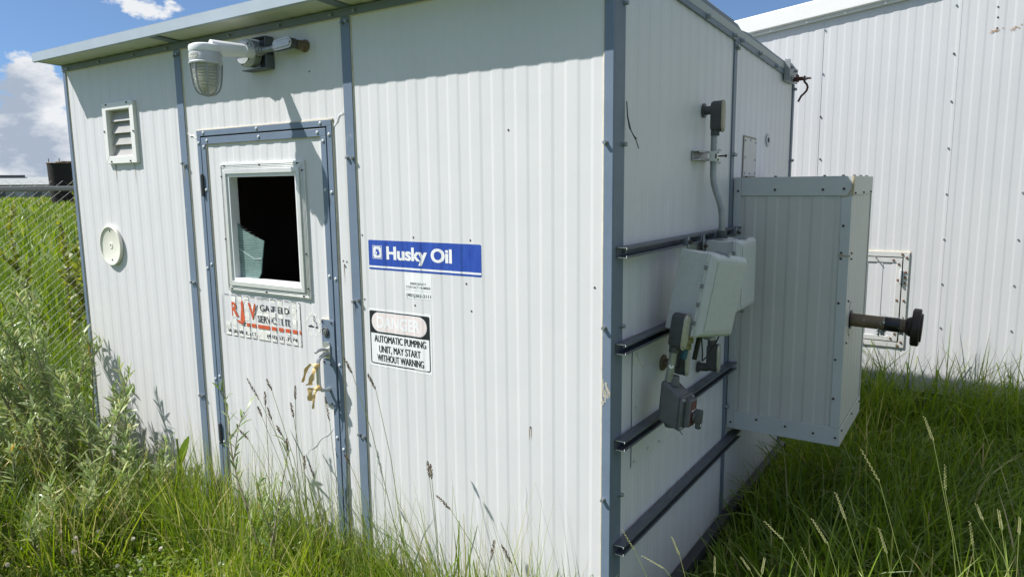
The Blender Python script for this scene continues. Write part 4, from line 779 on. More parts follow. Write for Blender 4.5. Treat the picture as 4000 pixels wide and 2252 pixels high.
# ------------------------------------------------------------------ bracket, rusty rod and hook at the back corner
s = thing('pipe_hanger', 'rusty rod and curved hook bolted to the top rear corner of the shed', 'bracket', (0.012, 2.45, 2.34))
b = B(); b.prism([(0.0115, 2.29, 2.418), (0.0115, 2.46, 2.408), (0.0115, 2.60, 2.388), (0.0115, 2.605, 2.305), (0.0115, 2.47, 2.292), (0.0115, 2.28, 2.290)], (0.005, 0, 0)); b.box(0.0115, 0.045, 2.275, 2.280, 2.288, 2.412); b.build('plate', mat('plate_grey', (0.33, 0.35, 0.36), 0.5, 0.3, var=0.3, vscale=30), s, bevel=0.001)
for y, z in ((2.33, 2.40), (2.33, 2.335), (2.43, 2.385), (2.43, 2.325), (2.53, 2.375)): bolt(s, (0.0165, y, z), (1, 0, 0), 0.009, 0.014)
b = B(); ry = 2.50
b.tube([(0.01, ry, 2.318), (0.05, ry, 2.322), (0.09, ry, 2.322), (0.118, ry, 2.322)], [0.012, 0.012, 0.007, 0.006], 10); b.box(0.036, 0.044, ry-0.025, ry+0.025, 2.305, 2.348); b.box(0.02, 0.085, ry-0.012, ry+0.012, 2.312, 2.333); b.box(0.078, 0.084, ry-0.018, ry+0.018, 2.308, 2.338); b.build('rod', RUSTR, s, bevel=0.002)
b = B(); b.tube([(0.094, ry, 2.322), (0.121, ry, 2.322)], 0.0055, 8); b.lathe((0.086, ry, 2.322), (1, 0, 0), [(0.011, 0), (0.011, 0.009)], 6); b.build('nut', GALV, s)
b = B(); b.tube([(0.078, ry, 2.318), (0.080, ry, 2.303), (0.094, ry, 2.288), (0.101, ry, 2.270), (0.096, ry, 2.250), (0.080, ry, 2.232), (0.066, ry, 2.220), (0.056, ry, 2.202), (0.049, ry, 2.186)], 0.0062, 10); b.build('hook', RUSTR, s)

# ------------------------------------------------------------------ insulated cabinet on the end wall
cab = thing('equipment_cabinet', 'tall grey ribbed metal cabinet hung on the end wall beside the electrical boxes', 'cabinet', (0.27, 1.68, 0.45))
X0, X1, Y0, Y1, Z0, Z1 = 0.0085, 0.546, 1.370, 2.0, 0.450, 1.722
CPH = 0.012
b = B(); ribbed(b, X0, X1-0.002, Z0+0.004, Z1-0.004, lambda a, o, z: Vector((a, Y0+0.004-o*1.9, z)), CPH); b.build('front_panel', CABW, cab, smooth=False)
b = B(); ribbed(b, Y0+0.004, Y1-0.004, Z0+0.004, Z1-0.004, lambda a, o, z: Vector((X1-0.004+o, a, z)), 1.375); b.build('end_panel', CABE, cab, smooth=False)
b = B(); b.box(X0, X1-0.006, Y0+0.006, Y1-0.002, Z1-0.004, Z1-0.001); b.box(X0, X1-0.006, Y0+0.006, Y1-0.002, Z0+0.001, Z0+0.004); b.box(X0, X1-0.004, Y1-0.006, Y1-0.003, Z0+0.005, Z1-0.005); b.build('housing', CABE, cab)
b = B()
b.box(X0+0.036, X1+0.001, Y0-0.004, Y0, Z1-0.085, Z1+0.002, 0)      # head strip
b.box(X0, X0+0.035, Y0-0.005, Y0, Z0+0.0, Z1+0.001, 0)             # wall strip
b.box(X1-0.044, X1-0.001, Y0-0.005, Y0, Z0+0.090, Z1-0.0855, 0)     # corner strip
b.box(X0+0.0355, X1+0.001, Y0-0.0045, Y0, Z0-0.001, Z0+0.0895, 0)  # foot strip
b.build('front_trim', CABT, cab, bevel=0.0015)
b = B(); b.box(X1-0.002, X1+0.003, Y0-0.003, Y1+0.002, Z1-0.083, Z1+0.002, 0); b.box(X1-0.001, X1+0.003, Y0-0.003, Y1+0.002, Z0-0.001, Z0+0.088, 0); b.box(X1-0.002, X1+0.002, Y1-0.02, Y1+0.002, Z0+0.088, Z1-0.083, 0); b.build('end_trim', CABE, cab, bevel=0.0015)
b = B(); b.box(X0+0.005, X1+0.001, Y0-0.004, Y1, Z1+0.0015, Z1+0.004); b.build('top_cover', CABT, cab, bevel=0.001)
b = B(); b.box(X1-0.004, X1+0.0045, Y0-0.0065, Y0+0.012, Z1-0.085, Z1+0.003); b.tube([(X1-0.05, Y0-0.004, Z1-0.088), (X1-0.02, Y0-0.006, Z1-0.086), (X1, Y0-0.006, Z1-0.05), (X1, Y0-0.005, Z1-0.01)], 0.0035, 6); b.box(X1-0.046, X1+0.004, Y0-0.0068, Y0, 1.358, 1.366); b.build('sealant', mat('dirty_sealant', (0.50, 0.43, 0.29), 0.8, var=0.35, vscale=40), cab)
for x, z in ((0.03, 1.66), (0.205, 1.665), (0.42, 1.665), (0.51, 1.668), (0.515, 1.50), (0.512, 1.375), (0.512, 1.348), (0.512, 1.14), (0.512, 0.87), (0.512, 0.68), (0.30, 0.505), (0.16, 0.515), (0.43, 0.495), (0.53, 0.49), (0.03, 0.48), (0.03, 1.40), (0.03, 1.1)): bolt(cab, (x, Y0-0.005, z), (0, -1, 0), 0.0046, 0.006, SCREW, 'screw')
for y, z in ((1.42, 1.648), (1.68, 1.648), (1.93, 1.648), (1.40, 1.372), (1.40, 1.345), (1.385, 1.15), (1.39, 0.95), (1.40, 0.52), (1.70, 0.52), (1.95, 0.52)): bolt(cab, (X1+0.003, y, z), (1, 0, 0), 0.0046, 0.006, SCREW, 'screw')
for x in (0.06, 0.2, 0.42, 0.5): bolt(cab, (x, Y0+0.02, Z1+0.004), (0, 0, 1), 0.006, 0.006, SCREW, 'screw')
for y in (1.5, 1.7, 1.9): bolt(cab, (0.53, y, Z1+0.004), (0, 0, 1), 0.006, 0.006, SCREW, 'screw')
b = B(); b.tube([(0.36, 1.52, Z0), (0.36, 1.52, Z0-0.03)], 0.02, 12); b.tube([(0.43, 1.58, Z0), (0.43, 1.58, Z0-0.025)], 0.03, 12); b.build('drain_stub', BRASS, cab)
b = B(); pr = 0.0315; py_, pz_ = 1.53, 1.040
rb = [(X1-0.006, py_+0.058*math.cos(R(a)), pz_+0.004+0.085*math.sin(R(a))) for a in range(0, 361, 20)]
b.tube(rb, 0.004, 6); b.build('opening_seal', mat('old_putty', (0.36, 0.30, 0.20), 0.8, var=0.4, vscale=40), cab)
b = B(); b.lathe((X1+0.001, py_, pz_), (1, 0, 0), [(0.046, 0), (0.044, 0.002)], 20); b.build('pipe_opening', BLK, cab)
# the flanged pipe sticking out of it
s = thing('flanged_pipe', 'rusty pipe with a black tape wrap and a dark bolted flange jutting from the cabinet', 'pipe', (0.6, py_, pz_))
D_ = Vector((1, 0.02, -0.045)); A_ = Vector((0.535, py_, pz_))
b = B(); b.tube([A_, A_+D_*0.13, A_+D_*0.262], pr, 22); b.build('pipe', RUSTP, s)
b = B(); b.tube([A_+D_*0.158, A_+D_*0.161, A_+D_*0.215, A_+D_*0.222], [pr+0.001, pr+0.0025, pr+0.0025, pr+0.001], 22); b.build('tape_wrap', TAPE, s)
b = B(); b.lathe(A_+D_*0.245, D_, [(0.033, 0.0), (0.040, 0.006), (0.046, 0.018), (0.046, 0.024), (0.080, 0.0245), (0.0875, 0.029), (0.0875, 0.056), (0.085, 0.0595), (0.066, 0.060), (0.066, 0.067), (0.064, 0.068), (0.03, 0.0685)], 40); fl = b.build('flange', FLANGE, s, bevel=0.0015)
for k in range(8):
    a = R(k*45+22); c = A_+D_*0.3045+Vector((0, 0.075*math.cos(a), 0.075*math.sin(a)-0.002)); b = B(); b.lathe(c, D_, [(0.0075, 0), (0.0075, 0.0012)], 12); b.build('bolt_hole', BLK, fl)
r_ = random.Random(3)
for cx, n, sp in ((0.225, 34, 0.012), (0.150, 46, 0.014)):
    b = B()
    for k in range(n):
        a = R(r_.uniform(0, 360)) if k % 2 else R(r_.uniform(220, 320)); rr = pr+r_.uniform(0.001, 0.010)*(1.6 if math.sin(a) < -0.4 and cx < 0.2 else 1); c = A_+D_*(cx+r_.uniform(-sp, sp))+Vector((0, rr*math.cos(a), rr*math.sin(a)))
        q = [c+Vector((r_.uniform(-1, 1), r_.uniform(-1, 1), r_.uniform(-1.2, 0.8)))*0.0085 for _ in range(4)]; b.poly(q)
    if cx > 0.2: b.build('flaking_wrap', FLAKE, s, smooth=False)
for k in range(40):
    c = A_+D_*(0.143+r_.uniform(-0.012, 0.016))+Vector((0, r_.uniform(-0.015, 0.01), -pr-abs(r_.gauss(0, 0.014)))); b.poly([c+Vector((r_.uniform(-1, 1), r_.uniform(-1, 1), r_.uniform(-1, 1)))*0.009 for _ in range(4)])
b.build('flaking_wrap', FLAKE, s, smooth=False)

# ------------------------------------------------------------------ the white building behind
BY = 3.70
bld = thing('metal_building', 'large white ribbed metal building with a sloping white roof edge behind the shed', 'building', (0.5, BY+4, GZ))
rk = lambda x: 3.048+0.119*x
BPH = 0.044
m2 = lambda a, o, z: Vector((a, BY-o, z))
P_keep = P; P = 0.1012
b = B(); ribbed(b, -5.0, 0.822, 0.16, lambda x: rk(x)-0.05, m2, BPH); P = 0.1046; ribbed(b, 0.822, 6.4, 0.16, lambda x: rk(x)-0.05, m2, 0.864); b.box(-5.0, 0.8225, BY-0.0045, BY-0.0036, 0.16, 2.9); b.v = b.v[:-8]; b.f = b.f[:-6]; b.m = b.m[:-6]
P = P_keep
b.build('front_wall', WALL2, bld, smooth=False)
b = B(); b.box(-4.99, 6.39, BY+0.02, BY+9.0, GZ-0.1, 2.40); b.build('body', WALL2, bld)
b = B(); b.box(-4.95, 6.35, BY+0.012, BY+0.3, GZ-0.1, 0.158); b.build('skid', SKID, bld)
b = B(); b.prism([(-5.1, BY+0.03, rk(-5.1)-0.06), (6.5, BY+0.03, rk(6.5)-0.06), (6.5, BY+0.03, rk(6.5)-0.002), (-5.1, BY+0.03, rk(-5.1)-0.002)], (0, 9, 0)); b.prism([(-5.0, BY+0.03, 2.3), (6.4, BY+0.03, 2.3), (6.4, BY+0.03, rk(6.4)-0.07), (-5.0, BY+0.03, rk(-5)-0.07)], (0, 8.9, 0)); b.build('roof', WALL2, bld)
b = B(); b.prism([(-5.1, BY-0.045, rk(-5.1)-0.128), (6.5, BY-0.045, rk(6.5)-0.128), (6.5, BY-0.045, rk(6.5)), (-5.1, BY-0.045, rk(-5.1))], (0, 0.20, 0)); rt = b.build('rake_trim', TRIMW, bld, bevel=0.012, segs=3)
b = B(); b.prism([(-5.1, BY-0.026, rk(-5.1)-0.155), (6.5, BY-0.026, rk(6.5)-0.155), (6.5, BY-0.026, rk(6.5)-0.125), (-5.1, BY-0.026, rk(-5.1)-0.125)], (0, 0.02, 0)); b.build('rake_trim', mat('rake_flashing', (0.60, 0.60, 0.57), 0.45, var=0.1, vscale=6), bld, bevel=0.006)
for x in np.arange(-2.0, 3.0, 0.262): bolt(bld, (x, BY-0.027, rk(x)-0.141), (0, -1, 0), 0.0075, 0.006, ALUL, 'screw')
r_ = random.Random(8)
sc2 = [(-0.037, 2.818-k*0.315) for k in range(9)]+[(0.790+0.006*k, 2.878-k*0.318) for k in range(9)]+[(1.252, 2.87-k*0.314) for k in range(9)]+[(1.66, 2.80-k*0.315) for k in range(9)]
for x, z in sc2: bolt(bld, (x+r_.uniform(-.006, .006), BY-0.003, z), (0, -1, 0), 0.0054, 0.006, SCREW if r_.random() < 0.5 else BOLT, 'screw')
b = B(); b.box(0.817, 0.8235, BY-0.0030, BY-0.0015, 0.17, 3.06); b.box(-0.052, -0.047, BY-0.0026, BY-0.0015, 0.17, 2.95); b.build('sheet_lap', WALL2, bld)
b = B()
for x, z in ((1.027, 2.833), (1.03, 2.767), (1.031, 2.698)): b.lathe((x, BY-0.0042, z), (0, 1, 0), [(0.006, 0), (0.005, 0.001)], 8)
b.build('screw_hole', SCREW, bld)
b = B()
for cx, cz, n in ((1.022, 2.681, 16), (1.128, 2.686, 13)):
    for k in range(n):
        x = cx+r_.gauss(0, 0.016); z = cz+r_.gauss(0, 0.007)+0.25*(x-cx); w = r_.uniform(0.003, 0.008); b.poly([(x-w, BY-0.0042-k*5e-5, z-0.002), (x+w*0.4, BY-0.0042-k*5e-5, z-0.003), (x+w, BY-0.0042-k*5e-5, z+0.003), (x-w*0.3, BY-0.0042-k*5e-5, z+0.002)])
b.build('rust_smear', mat('orange_rust', (0.48, 0.26, 0.13), 0.8, var=0.4, vscale=60), bld)
# access hatch
h0, h1, k0, k1 = -0.02, 0.612, 0.478, 1.187
b = B()
def frame_b(b, x0, x1, z0, z1, w, ya, yb, mi=0):
    for pts in (((x0, z0), (x1, z0), (x1-w, z0+w), (x0+w, z0+w)), ((x1, z0), (x1, z1), (x1-w, z1-w), (x1-w, z0+w)), ((x1, z1), (x0, z1), (x0+w, z1-w), (x1-w, z1-w)), ((x0, z1), (x0, z0), (x0+w, z0+w), (x0+w, z1-w))):
        b.prism([(x, ya, z) for x, z in pts], (0, yb-ya, 0), mi)
frame_b(b, h0, h1, k0, k1, 0.036, BY-0.013, BY-0.0005, 0); frame_b(b, h0+0.036, h1-0.036, k0+0.036, k1-0.036, 0.012, BY-0.0045, BY-0.001, 1); frame_b(b, h0-0.006, h1+0.006, k0-0.006, k1+0.006, 0.02, BY-0.007, BY-0.001, 2)  # the black ring paints the shade in the hatch gap
hf = b.build('hatch', [ALUL, BLK, SEAL], bld, bevel=0.001)
b = B(); b.box(h0+0.046, h1-0.046, BY-0.0065, BY-0.0045, k0+0.046, k1-0.046, 1); frame_b(b, h0+0.044, h1-0.044, k0+0.044, k1-0.044, 0.034, BY-0.0145, BY-0.0066, 0)
for x in np.arange(h0+0.12, h1-0.09, 0.1012): b.box(x, x+0.04, BY-0.0098, BY-0.0066, k0+0.08, k1-0.08, 1)
b.build('hatch_door', [ALUL, WALL2], hf, bevel=0.001)
b = B(); b.box(h1-0.054, h1-0.041, BY-0.040, BY-0.0146, 0.955, 1.062); b.build('latch', WALL2, hf, bevel=0.004)
b = B(); b.tube([(0.395, BY-0.010, 1.14), (0.392, BY-0.05, 1.15)], 0.004, 6); b.build('stop_pin', BOLT, hf)
for x, z in ((h1-0.045, k1-0.017), (h1-0.016, k1-0.04), (h1-0.018, 1.04), (h1-0.018, 1.0), (h1-0.018, 0.96), (h1-0.018, 0.83), (h1-0.02, k0+0.04), (h1-0.04, k0+0.012), (h1-0.28, k0+0.018), (h1-0.10, k1-0.062), (h1-0.064, k1-0.09), (h1-0.064, 0.98), (h1-0.064, 0.83), (h1-0.064, k0+0.1), (h1-0.09, k0+0.063), (h1-0.30, k0+0.063)): bolt(hf, (x, BY-0.0146, z), (0, -1, 0), 0.0072, 0.006, mat('rusted_screw', (0.16, 0.07, 0.03), 0.8, var=0.4, vscale=90) if 'rusted_screw' not in bpy.data.materials else bpy.data.materials['rusted_screw'], 'screw')

# ------------------------------------------------------------------ chain link fence on the left
FX = -5.62
f = thing('chain_link_fence', 'galvanised chain link fence with a round top rail left of the shed', 'fence', (FX, 0.5, GZ))
FG = mat('fence_galvanised', (0.22, 0.23, 0.225), 0.6, 0.2, var=0.2, vscale=20)
b = B(); b.tube([(FX, -3.4, 1.715), (FX, 0.5, 1.718), (FX, 5.2, 1.72)], 0.022, 12); b.tube([(FX, 0.55, 1.718), (FX, 0.72, 1.718)], 0.0245, 12); b.build('top_rail', FG, f)
for y in (-3.2, -0.75, 2.1, 4.6): b = B(); b.tube([(FX+0.04, y, GZ-0.3), (FX+0.04, y, 1.76)], 0.03, 12); b.lathe((FX+0.04, y, 1.76), (0, 0, 1), [(0.032, 0), (0.03, 0.02), (0.01, 0.035)], 12); b.build('post', FG, f)
b = B(); sp = 0.044; hz = 0.034; nw = int(5.6/sp)
for i in range(nw):
    y0 = -2.4+i*sp; pts = []
    nseg = int(1.86/hz)
    for k in range(nseg+1):
        z = 1.785-k*hz; side = ((k+i) % 2)*sp; pts.append((FX-0.028+(0.0022 if k % 2 else -0.0022), y0+side*0.97, z))
    vs = []; fs = []
    for k, p_ in enumerate(pts):
        for a in range(3): vs.append((p_[0]+0.0015*math.cos(a*2.094), p_[1]+0.0015*math.sin(a*2.094), p_[2]+0.0008*math.cos(a*2.094+1)))
        if k: fs += [((k-1)*3+a, (k-1)*3+(a+1) % 3, k*3+(a+1) % 3, k*3+a) for a in range(3)]
    b.mesh(vs, fs)
mesh_o = b.build('wire_mesh', FG, f, smooth=False)

# ------------------------------------------------------------------ far things
TANK = mat('dark_tank_and_inside_shade', (0.007, 0.0065, 0.007), 0.8, 0.0, var=0.5, vscale=0.9, col2=(0.016, 0.013, 0.012), patch=((0.07, 0.03, 0.015), 1.2, 0.72, 0.08))  # rusty dark shell, blackened further with the shade of an open interior
TEDGE = mat('tank_rim', (0.30, 0.20, 0.13), 0.8, var=0.5, vscale=3)
def tank(lab, x, y, r, h, seed):
    t = thing('storage_tank', lab, 'tank', (x, y, GZ)); r2 = random.Random(seed)
    b = B(); b.lathe((x, y, GZ), (0, 0, 1), [(r*0.93, 0), (r, h), (r-0.05, h), (r-0.15, h-0.4), (0.01, h-0.5)], 36); b.build('shell', TANK, t)
    b = B(); b.tube([(x+r*math.cos(R(a)), y+r*math.sin(R(a)), GZ+h+0.03+r2.uniform(-0.04, 0.05)) for a in range(0, 361, 12)], 0.07, 6); b.build('rim', TEDGE, t)
    b = B(); a = R(205); b.tube([(x+(r+0.15)*math.cos(a), y+(r+0.15)*math.sin(a), GZ+0.2), (x+(r+0.15)*math.cos(a), y+(r+0.15)*math.sin(a), GZ+h+0.7)], 0.06, 8); b.build('ladder_rail', TEDGE, t)
    return t
tank('dark steel tank far beyond the fence, nearest the long white building', -107.6, 47.3, 1.6, 5.6, 1)
tank('second dark tank half hidden by the shed corner', -112.5, 51.6, 2.4, 5.95, 2)
s = thing('vent_pole', 'thin dark pole standing beside the far tanks', 'pole', (-107.3, 48.9, GZ)); b = B(); b.tube([(-107.3, 48.9, GZ), (-107.3, 48.9, 6.25)], 0.09, 8); b.build('mast', TANK, s); b = B(); b.lathe((-107.3, 48.9, 6.2), (0, 0, 1), [(0.14, 0), (0.16, 0.2), (0.05, 0.35)], 10); b.build('cap', TANK, s)
FW = mat('far_building_wall', (0.26, 0.27, 0.26), 0.6); FR = mat('far_building_roof', (0.36, 0.38, 0.38), 0.5); FT = mat('far_building_dark', (0.10, 0.11, 0.115), 0.7)
fb = thing('long_building', 'long low white building on the horizon with a dark vent along its ridge', 'building', (-211, 86, GZ))
a0, a1 = Vector((-222, 66, 0)), Vector((-208.9, 91.7, 0)); dr = (a1-a0).normalized(); pr_ = Vector((-dr.y, dr.x, 0)); T = Matrix(((dr.x, pr_.x, 0, a0.x), (dr.y, pr_.y, 0, a0.y), (0, 0, 1, GZ), (0, 0, 0, 1)))
LB = (a1-a0).length
b = B(); b.box(0, LB, 0, 11, 0, 3.6, 0, T); b.build('wall', FW, fb)
b = B(); vs = [T @ Vector(p) for p in ((-0.4, -0.5, 3.5), (LB+0.4, -0.5, 3.5), (LB+0.4, 11.5, 3.5), (-0.4, 11.5, 3.5), (3, 5.5, 5.6), (LB-0.2, 5.5, 5.6))]; b.mesh(vs, [(0, 1, 5, 4), (2, 3, 4, 5), (3, 0, 4), (1, 2, 5)]); b.build('roof', FR, fb)
b = B(); b.box(LB-15.5, LB-7, 4.9, 6.1, 5.2, 6.1, 0, T); b.build('ridge_vent', FT, fb)
for k in range(6): b = B(); b.box(LB-25+k*4.0, LB-23.2+k*4.0, -0.06, 0.02, 0.3, 2.6, 0, T); b.build('door', FT if k % 2 else FR, fb)

# ------------------------------------------------------------------ plants: blades and leaves
def ribbons(name, pos, length, width, az, lean, curl, tint, material, seg=4, parent=None, flat=False, keel=0.0, prof_pow=0.8, up=None, kind=None, base=None):
    n = len(pos); pos = np.asarray(pos, float)
    t = np.linspace(0, 1, seg+1)
    d = np.stack([np.cos(az), np.sin(az), np.zeros(n)], 1); s = np.stack([-np.sin(az), np.cos(az), np.zeros(n)], 1)
    th = lean[:, None]+curl[:, None]*t[None, :]          # angle from vertical along the blade
    dt = length[:, None]/seg
    hx = np.concatenate([np.zeros((n, 1)), np.cumsum(np.sin(th[:, :-1]+0.5*np.diff(th, axis=1))*dt, 1)], 1)
    hz_ = np.concatenate([np.zeros((n, 1)), np.cumsum(np.cos(th[:, :-1]+0.5*np.diff(th, axis=1))*dt, 1)], 1)
    c = pos[:, None, :]+hx[..., None]*d[:, None, :]; c[..., 2] += hz_
    if flat: wprof = np.sin(np.pi*np.clip(t*0.94+0.03, 0, 1))**0.75
    else: wprof = (1-t)**prof_pow*0.92+0.08*(t < 1)
    w = width[:, None]*wprof[None, :]*0.5
    tw = nr.normal(0, 0.5, n); nrm = np.stack([np.cos(th)*d[:, None, 0], np.cos(th)*d[:, None, 1], -np.sin(th)], -1)
    sv = s[:, None, :]*np.cos(tw)[:, None, None]+nrm*np.sin(tw)[:, None, None]
    L_ = c-sv*w[..., None]; Rr = c+sv*w[..., None]
    V = np.stack([L_, Rr], 2).reshape(n*(seg+1)*2, 3)
    b0 = (np.arange(n)*(seg+1)*2)[:, None]+(np.arange(seg)*2)[None, :]
    F = np.stack([b0, b0+1, b0+3, b0+2], -1).reshape(-1, 4)
    me = bpy.data.meshes.new(name); o = bpy.data.objects.new(name, me); COL.objects.link(o)
    if parent is not None: o.parent = parent; V = V-np.array(wloc(parent))
    me.vertices.add(len(V)); me.vertices.foreach_set('co', V.ravel().astype(np.float32))
    me.loops.add(F.size); me.loops.foreach_set('vertex_index', F.ravel().astype(np.int32))
    me.polygons.add(len(F)); me.polygons.foreach_set('loop_start', (np.arange(len(F))*4).astype(np.int32)); me.polygons.foreach_set('loop_total', np.full(len(F), 4, np.int32))
    me.polygons.foreach_set('use_smooth', np.ones(len(F), bool))
    at = me.attributes.new('tint', 'FLOAT', 'POINT'); tt = np.repeat(tint, (seg+1)*2); at.data.foreach_set('value', tt.astype(np.float32))
    me.update(); me.validate(); me.materials.append(material)
    if kind: o['kind'] = kind
    return o
def vnoise(x, y, s, seed=0):
    g = np.random.default_rng(int(seed*10)+5); o = 0.0; tot = 0.0
    for k, f in enumerate((1.0, 1.9, 3.7)):
        for j in range(3):
            a = g.uniform(0, 6.283); ph = g.uniform(0, 6.283); w = 0.75**k; o = o+w*np.sin((x*np.cos(a)+y*np.sin(a))*s*f+ph); tot += w
    return np.clip(0.5+0.85*o/tot, 0, 1)
def field(name, n, xr, yr, hfun, wid, ok, tintf, lean_mu=0.25, curl_mu=0.9, seg=4, wind=None, clump=0.6):
    x = nr.uniform(*xr, n); y = nr.uniform(*yr, n); k = ok(x, y); x, y = x[k], y[k]; n = len(x)
    z = hgt(x, y)-0.01; h = hfun(x, y)*nr.uniform(0.5, 1.3, n)
    az = nr.uniform(0, 2*np.pi, n); loc = (vnoise(x, y, 3.3, 9)+vnoise(x, y, 7.1, 8))*5.0+(wind or 0.0)
    az = np.where(nr.random(n) < clump, loc+nr.normal(0, 0.45, n), az)
    return ribbons(name, np.stack([x, y, z], 1), h, wid*nr.uniform(0.55, 1.4, n), az, np.abs(nr.normal(lean_mu*0.6, lean_mu*0.7, n)), np.abs(nr.normal(curl_mu*0.7, curl_mu*0.6, n)), tintf(x, y, n), GRASS, seg, kind='stuff')
outshed = lambda x, y: ~((x > L0-0.01) & (x < 0.03) & (y > 0.0) & (y < DP))
def tintA(x, y, n):
    t = np.clip(0.13+0.60*vnoise(x, y, 3.4, 1.0)+nr.normal(0, 0.18, n), 0, 0.9); dead = nr.random(n) < 0.12; return np.where(dead, nr.uniform(0.9, 1.0, n), t)
def tintB(x, y, n):
    t = np.clip(0.14+0.52*vnoise(x, y, 2.4, 3.0)+nr.normal(0, 0.15, n), 0, 0.85); dead = nr.random(n) < 0.06; return np.where(dead, nr.uniform(0.9, 1.0, n), t)
# front lawn: knee-high tangle, lower in the foreground, taller against the wall
def hA(x, y): return 0.11+0.30*vnoise(x, y, 4.2, 2.0)**1.6+0.10*np.clip((-x-2.2)/1.2, 0, 1)
okA = lambda x, y: outshed(x, y) & (y < 0.0) & (y > -1.75+0.25*(x+2)*(x < -2))
field('front_grass', 36000, (-5.5, 0.15), (-2.0, 0.0), hA, 0.0085, okA, tintA, 0.32, 1.1, wind=0.3)
field('front_grass', 2600, (-2.6, 0.05), (-0.42, -0.02), lambda x, y: 0.24+0.34*vnoise(x, y, 5.0, 5.0), 0.0085, okA, tintA, 0.2, 0.85, wind=2.6)
field('front_grass', 2600, (-4.4, -2.3), (-0.9, -0.02), lambda x, y: 0.30+0.26*vnoise(x, y, 5.0, 7.0), 0.0075, okA, lambda x, y, n: np.where(nr.random(n) < 0.25, nr.uniform(0.85, 1.0, n), tintA(x, y, n)), 0.3, 0.8, wind=1.6)
field('front_grass', 420, (-2.5, -0.15), (-0.30, -0.03), lambda x, y: 0.50+0.28*vnoise(x, y, 6.0, 3.0), 0.0034, okA, lambda x, y, n: np.where(nr.random(n) < 0.5, nr.uniform(0.8, 0.97, n), nr.uniform(0.3, 0.7, n)), 0.22, 0.35, wind=2.9)
# low leafy clover cover
nC = 22000; xc = nr.uniform(-5.2, 0.1, nC); yc = nr.uniform(-1.9, -0.01, nC)
ribbons('clover_cover', np.stack([xc, yc, hgt(xc, yc)+nr.uniform(0.02, 0.13, nC)], 1), nr.uniform(0.012, 0.03, nC), nr.uniform(0.009, 0.017, nC), nr.uniform(0, 6.283, nC), nr.uniform(0.6, 1.5, nC), nr.uniform(0, 0.6, nC), np.clip(nr.normal(0.45, 0.2, nC), 0, 0.88), GRASS, 2, flat=True, kind='stuff')
# shaded side between the two buildings
def hB(x, y): return (0.33+0.24*vnoise(x, y, 2.6, 4.0)+0.22*np.exp(-((y-3.5)/0.4)**2)*np.clip(1.3-x*0.45, 0.3, 1.3))*np.clip(np.where((y < 1.3) & (y > 0.25), 0.16, 0.42)+x*1.7, 0.16, 1.0)
okB = lambda x, y: outshed(x, y) & (y < BY-0.03) & ((x > 0.06) | (y > DP))
field('side_grass', 30000, (-0.5, 4.6), (0.0, 3.7), hB, 0.0120, okB, tintB, 0.28, 1.25, seg=6, wind=0.2)
field('side_grass', 5500, (0.05, 3.2), (-1.2, 0.3), lambda x, y: 0.26+0.2*vnoise(x, y, 2.2, 4.0), 0.0075, okB, tintA, 0.22, 0.9, seg=4)
field('side_grass', 2400, (0.2, 4.0), (3.1, 3.62), lambda x, y: 0.40+0.25*vnoise(x, y, 5.0, 2.0), 0.0085, okB, tintB, 0.18, 0.9, seg=5)
# between the shed and the fence, and the field beyond it
field('fence_grass', 30000, (-7.2, -3.66), (-2.6, 4.5), lambda x, y: 0.22+0.22*vnoise(x, y, 1.4, 2.0), 0.009, outshed, lambda x, y, n: np.clip(tintA(x, y, n)-0.15, 0, 1), 0.25, 0.9)
field('field_grass', 26000, (-16, -7), (-4.5, 9), lambda x, y: 0.40+0.45*vnoise(x, y, 0.8, 6.0), 0.016, outshed, lambda x, y, n: np.clip(tintA(x, y, n)-0.18, 0, 1), 0.22, 0.8, seg=3)
field('field_grass', 22000, (-60, -16), (-6, 30), lambda x, y: 0.45+0.4*vnoise(x, y, 0.3, 6.0), 0.05, outshed, lambda x, y, n: np.clip(tintA(x, y, n)-0.08, 0, 1), 0.22, 0.8, seg=3)
field('field_grass', 16000, (-190, -60), (-10, 105), lambda x, y: 0.5+0.3*vnoise(x, y, 0.1, 6.0), 0.22, outshed, lambda x, y, n: np.clip(tintA(x, y, n)+0.02, 0, 1), 0.2, 0.6, seg=2)

